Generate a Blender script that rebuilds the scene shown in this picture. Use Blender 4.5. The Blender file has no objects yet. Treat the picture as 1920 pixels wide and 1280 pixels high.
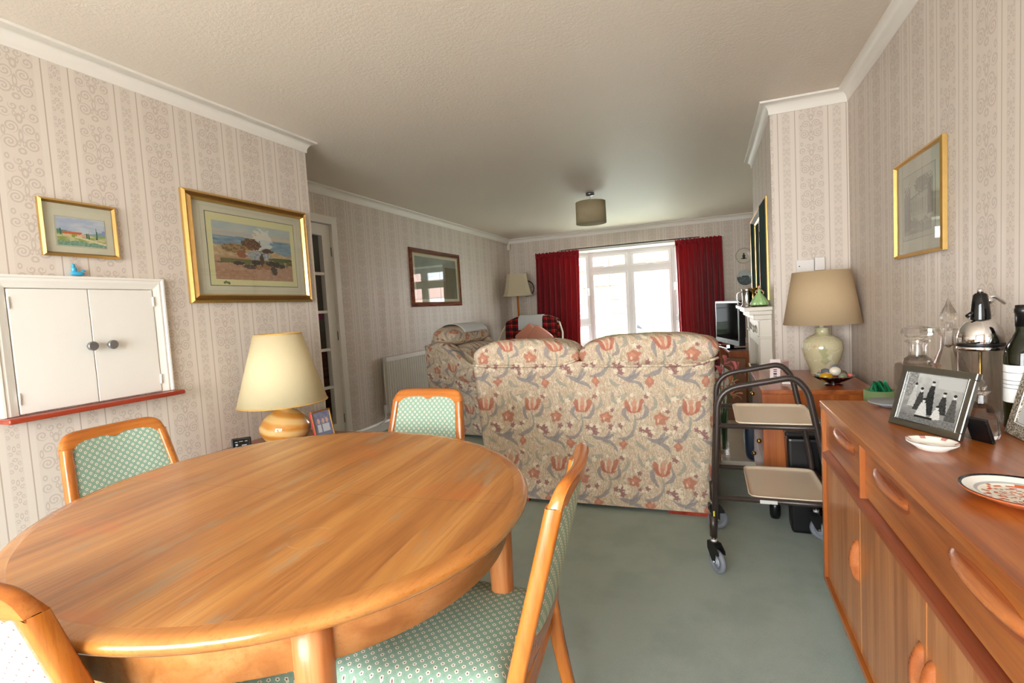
import bpy, bmesh, math, random
from mathutils import Vector, Matrix, noise as mnoise
PI = math.pi
sc = bpy.context.scene
COL = sc.collection
random.seed(7)

# ------------------------------------------------------------------ camera
def cam_matrix(yaw, p, r):
    f = Vector((-math.sin(yaw)*math.cos(p), math.cos(yaw)*math.cos(p), -math.sin(p)))
    rt = Vector((math.cos(yaw), math.sin(yaw), 0)); up = rt.cross(f)
    r2 = rt*math.cos(r)+up*math.sin(r); u2 = -rt*math.sin(r)+up*math.cos(r)
    m = Matrix((r2, u2, -f)).transposed().to_4x4()
    m.translation = (0, 0, 1.15)
    return m
cd = bpy.data.cameras.new('camera'); cam = bpy.data.objects.new('camera', cd); COL.objects.link(cam)
cd.sensor_width = 36; cd.lens = 949.8/1920*36; cd.clip_start = .02; cd.clip_end = 200
cam.matrix_world = cam_matrix(math.radians(21.473), math.radians(3.663), math.radians(-3.328))
sc.camera = cam
# ------------------------------------------------------------------ world, light, exposure
sc.view_settings.view_transform = 'Standard'; sc.view_settings.look = 'None'
sc.view_settings.gamma = 1; sc.view_settings.use_curve_mapping = False
sc.view_settings.exposure = 1.24
w = bpy.data.worlds.new('overcast_sky'); sc.world = w; w.use_nodes = True
nt = w.node_tree; bg = nt.nodes['Background']; bg.inputs[1].default_value = 7.0
tc = nt.nodes.new('ShaderNodeTexCoord'); sx = nt.nodes.new('ShaderNodeSeparateXYZ'); rmp = nt.nodes.new('ShaderNodeValToRGB')
nt.links.new(tc.outputs['Generated'], sx.inputs[0]); nt.links.new(sx.outputs['Z'], rmp.inputs[0]); nt.links.new(rmp.outputs[0], bg.inputs[0])
rmp.color_ramp.elements[0].position = 0.0; rmp.color_ramp.elements[0].color = (.93, .95, .97, 1)
rmp.color_ramp.elements[1].position = 0.7; rmp.color_ramp.elements[1].color = (.80, .88, 1, 1)
def window_light(name, loc, rot, sx_, sy_, power, colr=(1, 1, 1), spread=170):
    l = bpy.data.lights.new(name, 'AREA'); l.shape = 'RECTANGLE'; l.size = sx_; l.size_y = sy_
    l.energy = power; l.color = colr; l.spread = math.radians(spread)
    o = bpy.data.objects.new(name, l); COL.objects.link(o); o.location = loc; o.rotation_euler = rot
    return o
# daylight coming in through the two glazed openings
window_light('daylight_patio_window', (-.95, -1.95, 1.30), (PI/2*1.0, 0, 0), 2.3, 1.9, 56, (1, .985, .955))
window_light('daylight_bay_window', (-1.18, 8.75, 1.35), (-PI/2, 0, 0), 1.7, 1.5, 16, (.95, .98, 1))
sc.cycles.max_bounces = 10; sc.cycles.diffuse_bounces = 5; sc.cycles.glossy_bounces = 4
sc.cycles.transmission_bounces = 8; sc.cycles.transparent_max_bounces = 10
sc.cycles.caustics_reflective = False; sc.cycles.caustics_refractive = False
sc.cycles.sample_clamp_indirect = 6; sc.cycles.use_denoising = True

# ------------------------------------------------------------------ node helpers
def lin(c):
    if max(c) > 1.001: c = [v/255 for v in c]
    return tuple((v/12.92 if v <= .04045 else ((v+.055)/1.055)**2.4) for v in c)+(1,)
class NT:
    def __init__(s, name):
        s.m = bpy.data.materials.new(name); s.m.use_nodes = True; s.t = s.m.node_tree
        s.b = s.t.nodes['Principled BSDF']; s.out = s.t.nodes['Material Output']
    def n(s, t): return s.t.nodes.new(t)
    def put(s, sock, v):
        if hasattr(v, 'is_output'): s.t.links.new(v, sock)
        elif isinstance(v, (tuple, list)) and sock.type == 'VECTOR': sock.default_value = tuple(v)[:3]
        else: sock.default_value = v
    def math(s, op, a, b=0, c=None, clamp=False):
        n = s.n('ShaderNodeMath'); n.operation = op; n.use_clamp = clamp
        s.put(n.inputs[0], a); s.put(n.inputs[1], b)
        if c is not None: s.put(n.inputs[2], c)
        return n.outputs[0]
    def mix(s, f, a, b, mode='MIX'):
        n = s.n('ShaderNodeMix'); n.data_type = 'RGBA'; n.blend_type = mode
        s.put(n.inputs[0], f); s.put(n.inputs[6], a); s.put(n.inputs[7], b); return n.outputs[2]
    def coord(s, k='Object'): return s.n('ShaderNodeTexCoord').outputs[k]
    def pos(s): return s.n('ShaderNodeNewGeometry').outputs['Position']
    def sep(s, v):
        n = s.n('ShaderNodeSeparateXYZ'); s.put(n.inputs[0], v); return n.outputs
    def comb(s, x, y, z):
        n = s.n('ShaderNodeCombineXYZ'); s.put(n.inputs[0], x); s.put(n.inputs[1], y); s.put(n.inputs[2], z); return n.outputs[0]
    def vmul(s, v, k):
        n = s.n('ShaderNodeVectorMath'); n.operation = 'MULTIPLY'; s.put(n.inputs[0], v); s.put(n.inputs[1], k); return n.outputs[0]
    def vadd(s, v, k):
        n = s.n('ShaderNodeVectorMath'); n.operation = 'ADD'; s.put(n.inputs[0], v); s.put(n.inputs[1], k); return n.outputs[0]
    def noise(s, v, scale=5, detail=3, rough=.5, dist=0):
        n = s.n('ShaderNodeTexNoise'); s.put(n.inputs['Vector'], v); n.inputs['Scale'].default_value = scale
        n.inputs['Detail'].default_value = detail; n.inputs['Roughness'].default_value = rough
        n.inputs['Distortion'].default_value = dist; return n.outputs
    def ramp(s, f, stops):
        n = s.n('ShaderNodeValToRGB'); s.put(n.inputs[0], f); e = n.color_ramp.elements
        while len(e) < len(stops): e.new(.5)
        for q, (p, c) in zip(e, stops): q.position = p; q.color = c if len(c) == 4 else lin(c)
        return n.outputs[0]
    def smooth(s, v, a, b):
        n = s.n('ShaderNodeMapRange'); n.interpolation_type = 'SMOOTHSTEP'; s.put(n.inputs[0], v)
        n.inputs[1].default_value = a; n.inputs[2].default_value = b; return n.outputs[0]
    def bump(s, h, strength=.3, dist=.002):
        n = s.n('ShaderNodeBump'); n.inputs['Strength'].default_value = strength; n.inputs['Distance'].default_value = dist
        s.put(n.inputs['Height'], h); s.t.links.new(n.outputs[0], s.b.inputs['Normal'])
    def set(s, col=None, rough=.5, metal=0, spec=None, **k):
        if col is not None: s.put(s.b.inputs['Base Color'], col)
        s.put(s.b.inputs['Roughness'], rough); s.b.inputs['Metallic'].default_value = metal
        if spec is not None: s.b.inputs['Specular IOR Level'].default_value = spec
        for a, v in k.items(): s.put(s.b.inputs[a.replace('_', ' ')], v)
        return s.m
M = {}
def plain(name, c, rough=.5, metal=0, spec=None, vary=.04, scale=12, bump=0, **k):
    if name in M: return M[name]
    t = NT(name); c0 = lin(c); n = t.noise(t.coord(), scale, 3)[0]
    col = t.mix(n, tuple(v*(1-vary) for v in c0[:3])+(1,), tuple(min(1, v*(1+vary)) for v in c0[:3])+(1,))
    if bump: t.bump(t.noise(t.coord(), scale*12, 3)[0], bump)
    M[name] = t.set(col, rough, metal, spec, **k); return M[name]

def wallpaper(name, axis, ph):
    t = NT(name); p = t.sep(t.pos()); u = p[axis]; v = p[2]
    tt = t.math('MULTIPLY', t.math('FRACT', t.math('MULTIPLY_ADD', u, 1/.265, -ph/.265+40)), .265)
    def band(c, half, P_, elems, sc_):
        m = t.math('DIVIDE', t.math('ABSOLUTE', t.math('SUBTRACT', tt, c)), sc_)
        inside = t.math('LESS_THAN', m, half/sc_)
        fv = t.math('MULTIPLY', t.math('FRACT', t.math('ADD', t.math('DIVIDE', v, P_*sc_), 10)), P_); out = None
        for kind, cx, cy, R_, q in elems:
            dx = t.math('SUBTRACT', m, cx); dy = t.math('SUBTRACT', fv, cy)
            if kind == 's':     # scroll
                r = t.math('SQRT', t.math('ADD', t.math('MULTIPLY', dx, dx), t.math('MULTIPLY', dy, dy))); th = t.math('ARCTAN2', dy, dx)
                f = t.math('SINE', t.math('ADD', t.math('MULTIPLY', r, 2*PI/.0125), t.math('MULTIPLY', th, q)))
                e = t.math('MULTIPLY', t.math('GREATER_THAN', f, .12), t.math('LESS_THAN', r, R_))
            else:               # leaf: half widths R_, q
                u_ = t.math('DIVIDE', dx, R_); w_ = t.math('DIVIDE', dy, q); r = t.math('ADD', t.math('MULTIPLY', u_, u_), t.math('MULTIPLY', w_, w_))
                e = t.math('MULTIPLY', t.math('LESS_THAN', r, 1), t.math('GREATER_THAN', r, .22))
            out = e if out is None else t.math('MAXIMUM', out, e)
        return t.math('MULTIPLY', out, inside)
    wide = band(.18, .062, .205, [('s', .036, .040, .026, 1), ('s', .028, .098, .023, -1), ('s', .044, .150, .019, 1), ('s', .016, .178, .015, -1),
        ('l', 0, .070, .008, .026), ('l', 0, .135, .012, .020), ('l', 0, .012, .014, .013), ('l', .052, .080, .007, .018), ('l', .050, .190, .008, .012), ('l', .014, .150, .006, .012), ('l', .008, .040, .005, .012)], 1.0)
    nar = band(.0475, .020, .205, [('s', .024, .030, .016, 1), ('s', .022, .080, .014, -1), ('l', 0, .055, .009, .016), ('l', 0, .10, .014, .012), ('s', .020, .135, .016, 1), ('l', 0, .165, .009, .020), ('l', .022, .18, .008, .014)], .62)
    pat = t.math('MAXIMUM', wide, nar)
    # tone of bands
    inw = t.math('LESS_THAN', t.math('ABSOLUTE', t.math('SUBTRACT', tt, .18)), .064)
    inn = t.math('LESS_THAN', t.math('ABSOLUTE', t.math('SUBTRACT', tt, .0475)), .022)
    inb = t.math('MAXIMUM', inw, inn)
    d0 = t.math('ABSOLUTE', t.math('SUBTRACT', tt, .0025)); d1 = t.math('ABSOLUTE', t.math('SUBTRACT', tt, .095))
    line = t.math('LESS_THAN', t.math('MINIMUM', d0, d1), .0022)
    fine = t.math('SINE', t.math('MULTIPLY', tt, 2*PI/.0021))
    base = t.mix(inb, lin((217, 206, 194)), lin((212, 200, 188)))
    c = t.mix(t.math('MULTIPLY', pat, .62), base, lin((182, 168, 156)))
    c = t.mix(t.math('MULTIPLY', line, .8), c, lin((168, 148, 136)))
    c = t.mix(t.math('MULTIPLY_ADD', fine, .03, .03), c, lin((190, 175, 160)))
    t.bump(t.math('ADD', pat, t.noise(t.pos(), 300, 2)[0]), .08, .001)
    # light embossed print is glossier than the ground
    rg = t.math('MULTIPLY_ADD', inb, .10, .42)
    M[name] = t.set(c, rg, 0, .35); return M[name]
wallpaper('wallpaper_y', 1, 1.262); wallpaper('wallpaper_x', 0, .42-.27+.0); wallpaper('wallpaper_x_far', 0, .1)

def ceiling_mat():
    t = NT('textured_ceiling'); a = t.noise(t.pos(), 55, 4, .6)[0]; b = t.noise(t.pos(), 160, 3)[0]
    t.bump(t.math('ADD', a, t.math('MULTIPLY', b, .5)), .5, .004)
    M['ceiling'] = t.set(lin((229, 217, 203)), .55, 0, .3)
ceiling_mat()
def carpet_mat():
    t = NT('carpet_pile'); a = t.noise(t.pos(), 420, 3, .7)[0]; b = t.noise(t.pos(), 4, 4, .6)[0]
    c = t.mix(a, lin((150, 165, 154)), lin((197, 207, 197)))
    c = t.mix(t.smooth(b, .42, .66), c, t.mix(a, lin((143, 158, 147)), lin((187, 198, 188))))
    sp = t.math('GREATER_THAN', t.noise(t.pos(), 9, 1)[0], .80)
    c = t.mix(t.math('MULTIPLY', sp, .4), c, lin((110, 122, 110)))
    t.bump(a, .9, .006); M['carpet'] = t.set(c, .95, 0, .1)
carpet_mat()
plain('white_gloss', (232, 228, 220), .28, spec=.5, vary=.01)
plain('cove_white', (232, 226, 217), .5, vary=.01)
plain('white_upvc', (222, 218, 214), .3, vary=.005)

def wood(name, grain, dark, mid, light, rough=.35, rot=0, coat=.0, fine=1.0, scale=1.0):
    t = NT(name); v = t.coord()
    if rot:
        mp = t.n('ShaderNodeMapping'); t.put(mp.inputs[0], v); mp.inputs['Rotation'].default_value = (0, 0, rot); v = mp.outputs[0]
    k = [22*scale]*3; k[grain] = 1.3*scale; a = t.noise(t.vmul(v, k), 1, 4, .55, .6)[0]
    k = [150*fine]*3; k[grain] = 3.0; b = t.noise(t.vmul(v, k), 1, 3, .6)[0]
    k = [420*fine]*3; k[grain] = 14; d = t.noise(t.vmul(v, k), 1, 2, .6)[0]
    c = t.ramp(a, [(.30, dark), (.48, mid), (.68, light)])
    c = t.mix(t.math('MULTIPLY', t.smooth(b, .50, .72), .45), c, lin(dark))
    c = t.mix(t.math('MULTIPLY', t.smooth(d, .55, .8), .35), c, tuple(x*.6 for x in lin(dark)[:3])+(1,))
    t.bump(d, .05, .001)
    M[name] = t.set(c, t.math('MULTIPLY_ADD', b, .1, rough-.05), 0, .5, Coat_Weight=coat, Coat_Roughness=.12)
    return M[name]
TD, TM, TL = (150, 84, 34), (190, 117, 55), (212, 146, 82)
for i, ax in enumerate('xyz'):
    wood('chair_wood_'+ax, i, (150, 80, 24), (180, 104, 36), (196, 124, 54), .25, coat=.3)
    wood('sideboard_wood_'+ax, i, (124, 60, 20), (156, 84, 28), (174, 104, 42), .3, coat=.25)
    wood('bureau_wood_'+ax, i, (126, 58, 22), (156, 80, 30), (172, 98, 44), .3, coat=.2)
wood('door_veneer', 2, (136, 78, 38), (164, 102, 56), (184, 124, 74), .32, coat=.2)
wood('handle_wood', 1, (134, 68, 32), (158, 86, 42), (174, 104, 56), .28, coat=.3)
wood('dark_rail_wood', 1, (108, 44, 20), (138, 64, 28), (156, 84, 40), .35, coat=.1)
wood('table_edge_wood', 1, (146, 84, 36), (178, 114, 52), (196, 134, 68), .25, rot=.07, coat=.4, scale=.22)
wood('apron_wood', 1, (156, 92, 42), (180, 116, 60), (194, 132, 78), .35, coat=.1)
wood('leg_wood_z', 2, (150, 84, 42), (180, 112, 62), (200, 136, 84), .35, coat=.1)
wood('mahogany_red', 1, (122, 34, 18), (150, 50, 28), (168, 66, 38), .3, coat=.2)
wood('frame_mahogany', 1, (70, 28, 14), (112, 52, 28), (140, 74, 42), .28, coat=.3)
def table_top_mat():
    t = NT('table_top_veneer'); v0 = t.coord()
    mp = t.n('ShaderNodeMapping'); t.put(mp.inputs[0], v0); mp.inputs['Rotation'].default_value = (0, 0, -.07); v = mp.outputs[0]
    s = t.sep(v)
    a = t.noise(t.vmul(v, (13, .8, 1)), 1, 4, .6, .5)[0]
    b = t.noise(t.vmul(v, (95, 2.2, 1)), 1, 3, .65)[0]
    d = t.noise(t.vmul(v, (420, 9, 1)), 1, 2, .6)[0]
    c = t.ramp(a, [(.28, (144, 88, 38)), (.45, (176, 114, 54)), (.6, (194, 134, 68)), (.75, (206, 150, 88))])
    c = t.mix(t.math('MULTIPLY', t.smooth(b, .48, .75), .55), c, lin((136, 78, 40)))
    c = t.mix(t.math('MULTIPLY', t.smooth(d, .52, .8), .45), c, lin((120, 66, 32)))
    # worn patches and grey-blue scuffs along the grain
    e = t.noise(t.vadd(t.vmul(v, (16, 3.0, 1)), (7, 3, 0)), 1, 4, .7)[0]
    c = t.mix(t.math('MULTIPLY', t.smooth(e, .56, .68), .6), c, lin((160, 140, 112)))
    e2 = t.noise(t.vmul(v0, (5, 5, 1)), 1, 3, .6)[0]
    c = t.mix(t.math('MULTIPLY', t.smooth(e2, .60, .72), .45), c, lin((196, 104, 40)))
    # ring mark left by a glass
    def ring(cx, cy, r):
        q = t.sep(v0); dx = t.math('SUBTRACT', q[0], cx); dy = t.math('SUBTRACT', q[1], cy)
        R = t.math('SQRT', t.math('ADD', t.math('MULTIPLY', dx, dx), t.math('MULTIPLY', dy, dy)))
        return t.math('LESS_THAN', t.math('ABSOLUTE', t.math('SUBTRACT', R, r)), .0016)
    rn = t.math('MULTIPLY', ring(.26, -.23, .045), t.smooth(t.noise(t.vmul(v0, (30, 30, 1)), 1, 2)[0], .4, .6))
    c = t.mix(t.math('MULTIPLY', rn, .28), c, lin((224, 184, 136)))
    seam = t.math('LESS_THAN', t.math('ABSOLUTE', t.math('ADD', s[1], .02)), .0007)
    c = t.mix(t.math('MULTIPLY', seam, .7), c, lin((104, 58, 28)))
    t.bump(d, .06, .001)
    M['table_top'] = t.set(c, t.math('MULTIPLY_ADD', e, .2, .25), 0, .5, Coat_Weight=.15, Coat_Roughness=.2)
table_top_mat()

def chair_fabric(name, ax, ay):
    t = NT(name); p = t.sep(t.coord()); x = p[ax]; y = p[ay]; S = .0195
    u = t.math('DIVIDE', t.math('ADD', x, y), S*1.15); v = t.math('DIVIDE', t.math('SUBTRACT', x, y), S*1.15)
    fu = t.math('SUBTRACT', t.math('FRACT', t.math('ADD', u, 50)), .5); fv = t.math('SUBTRACT', t.math('FRACT', t.math('ADD', v, 50)), .5)
    r = t.math('SQRT', t.math('ADD', t.math('MULTIPLY', fu, fu), t.math('MULTIPLY', fv, fv)))
    th = t.math('ARCTAN2', fu, fv); pet = t.math('MULTIPLY', t.math('COSINE', t.math('MULTIPLY', th, 5)), .03)
    flower = t.math('LESS_THAN', t.math('SUBTRACT', r, pet), .27); core = t.math('LESS_THAN', r, .10)
    chk = t.math('ABSOLUTE', t.math('MULTIPLY', fu, fv))
    leaf = t.math('GREATER_THAN', chk, .13)
    sq = t.math('LESS_THAN', t.math('FRACT', t.math('MULTIPLY', t.math('ADD', x, y), 480)), .5)
    sh = t.math('LESS_THAN', t.math('SUBTRACT', r, pet), .36)
    c = t.mix(t.math('MULTIPLY', sq, .25), lin((142, 169, 149)), lin((126, 153, 134)))
    c = t.mix(t.math('MULTIPLY', leaf, .25), c, lin((112, 138, 120)))
    c = t.mix(t.math('MULTIPLY', sh, .3), c, lin((120, 138, 116)))
    c = t.mix(t.math('MULTIPLY', flower, .9), c, lin((226, 224, 206))); c = t.mix(core, c, lin((132, 82, 66)))
    w_ = t.noise(t.coord(), 900, 2)[0]; t.bump(w_, .4, .001)
    M[name] = t.set(c, .85, 0, .2)
chair_fabric('seat_fabric', 0, 1); chair_fabric('back_fabric', 0, 2)

def floral(name, au=0, bu=0, av=1.0, k=1.0):
    """cream ground with terracotta tulips, plum blossoms and slate leaves; object x/y/z folded to a 2D repeat"""
    t = NT(name); p3 = t.coord(); p = t.sep(p3)
    wob = t.noise(p3, 11, 2, .5)[1]; ws = t.sep(wob)
    U = t.math('ADD', t.math('MULTIPLY', p[0], 1.0), t.math('MULTIPLY', p[1], bu or .9))
    V = t.math('ADD', p[2], t.math('MULTIPLY', p[1], .25))
    U = t.math('ADD', U, t.math('MULTIPLY', t.math('SUBTRACT', ws[0], .5), .045)); V = t.math('ADD', V, t.math('MULTIPLY', t.math('SUBTRACT', ws[1], .5), .045))
    PW, PH = .29*k, .34*k
    row = t.math('FLOOR', t.math('ADD', t.math('DIVIDE', V, PH), 20))
    off = t.math('MULTIPLY', t.math('MODULO', row, 2), .5)
    fu = t.math('MULTIPLY', t.math('FRACT', t.math('ADD', t.math('DIVIDE', U, PW), t.math('ADD', off, 20))), PW/k)
    fv = t.math('MULTIPLY', t.math('FRACT', t.math('ADD', t.math('DIVIDE', V, PH), 20)), PH/k)
    n1 = t.noise(p3, 26, 4, .7, 1.5)[0]; n2 = t.noise(t.vmul(p3, (1, 1, .45)), 32, 3, .6, 2.5)[0]; n3 = t.noise(p3, 90, 2, .6)[0]
    c = t.ramp(n1, [(.35, (170, 150, 124)), (.5, (190, 171, 144)), (.64, (190, 156, 136))])
    sw = t.math('ABSOLUTE', t.math('SUBTRACT', n2, .5)); c = t.mix(t.math('MULTIPLY', t.math('SUBTRACT', 1, t.smooth(sw, .006, .045)), .9), c, lin((222, 210, 190)))
    c = t.mix(t.math('MULTIPLY', t.smooth(n2, .58, .66), .5), c, lin((168, 158, 138)))
    c = t.mix(t.math('MULTIPLY', t.smooth(n2, .40, .34), .35), c, lin((204, 160, 138)))
    def loc(cx, cy, ang):
        dx = t.math('SUBTRACT', fu, cx); dy = t.math('SUBTRACT', fv, cy); ca, sa = math.cos(ang), math.sin(ang)
        return (t.math('ADD', t.math('MULTIPLY', dx, ca), t.math('MULTIPLY', dy, sa)), t.math('SUBTRACT', t.math('MULTIPLY', dy, ca), t.math('MULTIPLY', dx, sa)))
    def blob(c, cx, cy, rx, ry, ang, col, a=.9, pet=0, np_=5, bend=0):
        x, y = loc(cx, cy, ang)
        if bend: y = t.math('SUBTRACT', y, t.math('MULTIPLY', t.math('MULTIPLY', x, x), bend))
        x = t.math('DIVIDE', x, rx); y = t.math('DIVIDE', y, ry)
        r = t.math('SQRT', t.math('ADD', t.math('MULTIPLY', x, x), t.math('MULTIPLY', y, y)))
        if pet:
            th = t.math('ARCTAN2', y, x); r = t.math('SUBTRACT', r, t.math('MULTIPLY', t.math('COSINE', t.math('MULTIPLY', th, np_)), pet))
        r = t.math('ADD', r, t.math('MULTIPLY_ADD', n3, .7, -.35))
        m = t.math('SUBTRACT', 1, t.smooth(r, .85, 1.1))
        return t.mix(t.math('MULTIPLY', m, a), c, lin(col))
    SL, SL2, TE, TE2, PL, CR = (126, 124, 130), (144, 146, 136), (172, 98, 78), (198, 136, 110), (136, 86, 92), (226, 214, 190)
    L = [(.055, .080, .062, .011, .5, SL, .75, 0, 0, 8), (.040, .215, .055, .013, 1.5, SL, .75, 0, 0, -12), (.150, .205, .050, .011, 1.1, SL, .75, 0, 0, 12),
         (.215, .060, .066, .013, .15, SL, .8, 0, 0, 7), (.255, .040, .05, .010, -.5, SL, .75, 0, 0, -9), (.235, .082, .035, .009, .9, SL, .75, 0, 0, 5), (.20, .255, .045, .011, 1.2, SL2, .7, 0, 0, 12), (.268, .285, .045, .010, -.9, SL2, .7, 0, 0, 9), (.098, .150, .060, .006, 1.5, SL2, .8, 0, 0, 3),
         (.03, .30, .035, .012, .3, SL2, .6, 0, 0, 9), (.125, .03, .04, .010, -.6, SL2, .7, 0, 0, 6)]
    for b in L: c = blob(c, *b)
    c = blob(c, .094, .232, .040, .022, 0, TE, .85); c = blob(c, .066, .252, .015, .040, .38, TE, .85); c = blob(c, .124, .252, .015, .040, -.38, TE, .85); c = blob(c, .095, .258, .013, .040, 0, TE2, .75); c = blob(c, .080, .250, .006, .030, .18, CR, .5); c = blob(c, .112, .250, .006, .030, -.18, CR, .5)
    c = blob(c, .232, .180, .036, .032, .3, TE, .82, .16, 5); c = blob(c, .228, .184, .016, .014, 0, TE2, .8, .2, 4); c = blob(c, .222, .170, .006, .010, 0, CR, .6)
    c = blob(c, .030, .040, .022, .026, 0, TE, .8, .18, 4); c = blob(c, .030, .046, .009, .011, 0, TE2, .8)
    for cx, cy, col, r_ in [(.155, .120, PL, .018), (.180, .136, CR, .013), (.140, .100, CR, .012), (.168, .095, PL, .014), (.126, .128, PL, .012), (.145, .140, CR, .011), (.012, .285, CR, .014), (.272, .118, CR, .013), (.258, .130, PL, .013), (.018, .135, PL, .014), (.035, .150, CR, .011), (.005, .115, CR, .010), (.19, .110, CR, .011), (.245, .238, CR, .011), (.262, .228, PL, .011), (.16, .30, PL, .013), (.175, .315, CR, .011), (.085, .31, CR, .010)]:
        c = blob(c, cx, cy, r_, r_, 0, col, .85, .25, 5)
    fine = t.noise(t.vmul(p3, (1, 1, .2)), 500, 2)[0]
    c = t.mix(t.math('MULTIPLY', fine, .22), c, lin((170, 150, 126)))
    t.bump(t.noise(p3, 600, 2)[0], .3, .001)
    M[name] = t.set(c, .9, 0, .15); return M[name]
floral('sofa_floral')

def tartan_mat():
    t = NT('tartan_wool'); p = t.sep(t.coord()); u = t.math('ADD', p[0], t.math('MULTIPLY', p[1], .3)); v = t.math('ADD', p[2], t.math('MULTIPLY', p[1], .9))
    def st(x, per, ofs, w_):
        f = t.math('FRACT', t.math('ADD', t.math('DIVIDE', x, per), ofs+20)); return t.math('LESS_THAN', f, w_)
    c = lin((164, 16, 32)); P = .105
    for x in (u, v):
        c = t.mix(t.math('MULTIPLY', st(x, P, 0, .46), .72), c, lin((14, 34, 30)))
        c = t.mix(t.math('MULTIPLY', st(x, P, .65, .05), .6), c, lin((20, 30, 60)))
        c = t.mix(t.math('MULTIPLY', st(x, P, .17, .03), .35), c, lin((206, 190, 110)))
    t.bump(t.noise(t.coord(), 300, 2)[0], .5, .002); M['tartan'] = t.set(c, .95, 0, .1)
tartan_mat()
def curtain_mat():
    t = NT('crimson_velvet'); a = t.noise(t.vmul(t.coord(), (60, 60, 2)), 1, 3)[0]
    c = t.mix(a, lin((134, 14, 28)), lin((172, 28, 42)))
    M['curtain'] = t.set(c, .75, 0, .2, Sheen_Weight=.25)
    tr = t.n('ShaderNodeBsdfTranslucent'); tr.inputs[0].default_value = lin((200, 24, 34)); mx = t.n('ShaderNodeMixShader'); mx.inputs[0].default_value = .30
    t.t.links.new(t.b.outputs[0], mx.inputs[1]); t.t.links.new(tr.outputs[0], mx.inputs[2]); t.t.links.new(mx.outputs[0], t.out.inputs[0])
curtain_mat()
def shade_mat(name, c, trans=.35, weave=0):
    t = NT(name); col = t.mix(t.math('MULTIPLY', t.noise(t.vmul(t.coord(), (1, 1, .15)), 260, 2)[0], .2+weave), lin(c), tuple(v*.72 for v in lin(c)[:3])+(1,))
    t.set(col, .8, 0, .2); tr = t.n('ShaderNodeBsdfTranslucent'); t.put(tr.inputs[0], col); mx = t.n('ShaderNodeMixShader'); mx.inputs[0].default_value = trans
    t.t.links.new(t.b.outputs[0], mx.inputs[1]); t.t.links.new(tr.outputs[0], mx.inputs[2]); t.t.links.new(mx.outputs[0], t.out.inputs[0]); M[name] = t.m
shade_mat('shade_cream', (240, 226, 186)); shade_mat('shade_tan', (222, 198, 160)); shade_mat('shade_ivory', (218, 206, 178)); shade_mat('shade_linen', (196, 180, 146), .3, .4)
def glass_pane(name, tint=(1, 1, 1), ior=1.45):
    t = NT(name); tr = t.n('ShaderNodeBsdfTransparent'); tr.inputs[0].default_value = tint+(1,)
    gl = t.n('ShaderNodeBsdfGlossy'); gl.inputs['Roughness'].default_value = .0
    lw = t.n('ShaderNodeLayerWeight'); lw.inputs[0].default_value = .5; mx = t.n('ShaderNodeMixShader'); f0 = ((ior-1)/(ior+1))**2
    fr = t.math('MULTIPLY_ADD', t.math('POWER', lw.outputs['Facing'], 5), 1-f0, f0)
    t.t.links.new(fr, mx.inputs[0]); t.t.links.new(tr.outputs[0], mx.inputs[1]); t.t.links.new(gl.outputs[0], mx.inputs[2]); t.t.links.new(mx.outputs[0], t.out.inputs[0]); M[name] = t.m
glass_pane('window_glass', (.97, .98, .98)); glass_pane('picture_glass', (.96, .97, .96), 1.5)
def glass(name, c=(1, 1, 1), rough=0, ior=1.5, clear=0):
    t = NT(name); M[name] = t.set(tuple(c)+(1,), rough, 0, .5, Transmission_Weight=1.0, IOR=ior)
    if clear:
        tr = t.n('ShaderNodeBsdfTransparent'); tr.inputs[0].default_value = tuple(c)+(1,); mx = t.n('ShaderNodeMixShader'); mx.inputs[0].default_value = clear
        t.t.links.new(t.b.outputs[0], mx.inputs[1]); t.t.links.new(tr.outputs[0], mx.inputs[2]); t.t.links.new(mx.outputs[0], t.out.inputs[0])
glass('crystal', (.98, .985, .985), clear=.35); glass('bottle_green', (.10, .16, .05)); glass('clear_glass', (.97, .985, .98), clear=.7); glass('ruby_glass', (.45, .03, .02))
plain('gold_frame', (216, 178, 108), .3, .85, vary=.12, scale=40); plain('gold_dull', (166, 126, 70), .38, .8, vary=.15, scale=60)
plain('brass', (200, 160, 90), .2, .95); plain('silver', (215, 215, 215), .12, 1.0); plain('pewter', (150, 148, 140), .28, .95)
plain('chrome', (230, 230, 232), .05, 1.0); plain('mirror', (235, 240, 238), .0, 1.0)
plain('brown_enamel', (58, 48, 44), .32, .3, vary=.05); plain('black_plastic', (16, 16, 17), .3); plain('black_gloss', (10, 11, 12), .06)
plain('dark_grey', (52, 54, 56), .4); plain('rubber_grey', (112, 116, 124), .5); plain('hub_grey', (150, 155, 162), .4)
plain('tray_beige', (224, 206, 182), .35, vary=.03, scale=80); plain('mount_cream', (218, 210, 188), .9, vary=.02); plain('mount_grey', (190, 186, 166), .9, vary=.02)
plain('paper_white', (240, 238, 232), .8); plain('ivory_plastic', (226, 220, 200), .4); plain('satin_peach', (214, 142, 116), .4, vary=.1)
plain('lace_white', (206, 208, 208), .9, bump=.5, scale=40); plain('hearth_marble', (206, 196, 178), .12, vary=.12, scale=8)
plain('slate_dark', (40, 42, 46), .5); plain('navy', (26, 40, 60), .5); plain('green_card', (122, 146, 98), .5); plain('leaf_green', (16, 130, 84), .35)
plain('stem_green', (60, 110, 60), .5); plain('lily_pink', (216, 120, 124), .5, vary=.25, scale=60); plain('lily_orange', (222, 150, 104), .5, vary=.15, scale=60)
plain('porcelain_green', (160, 196, 132), .15, vary=.15, scale=30); plain('porcelain_peach', (226, 166, 130), .2); plain('hair_dark', (46, 26, 20), .4)
plain('white_china', (238, 234, 226), .12, vary=.01); plain('terracotta', (176, 92, 52), .4); plain('radiator_white', (214, 208, 196), .35, vary=.01)
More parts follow.
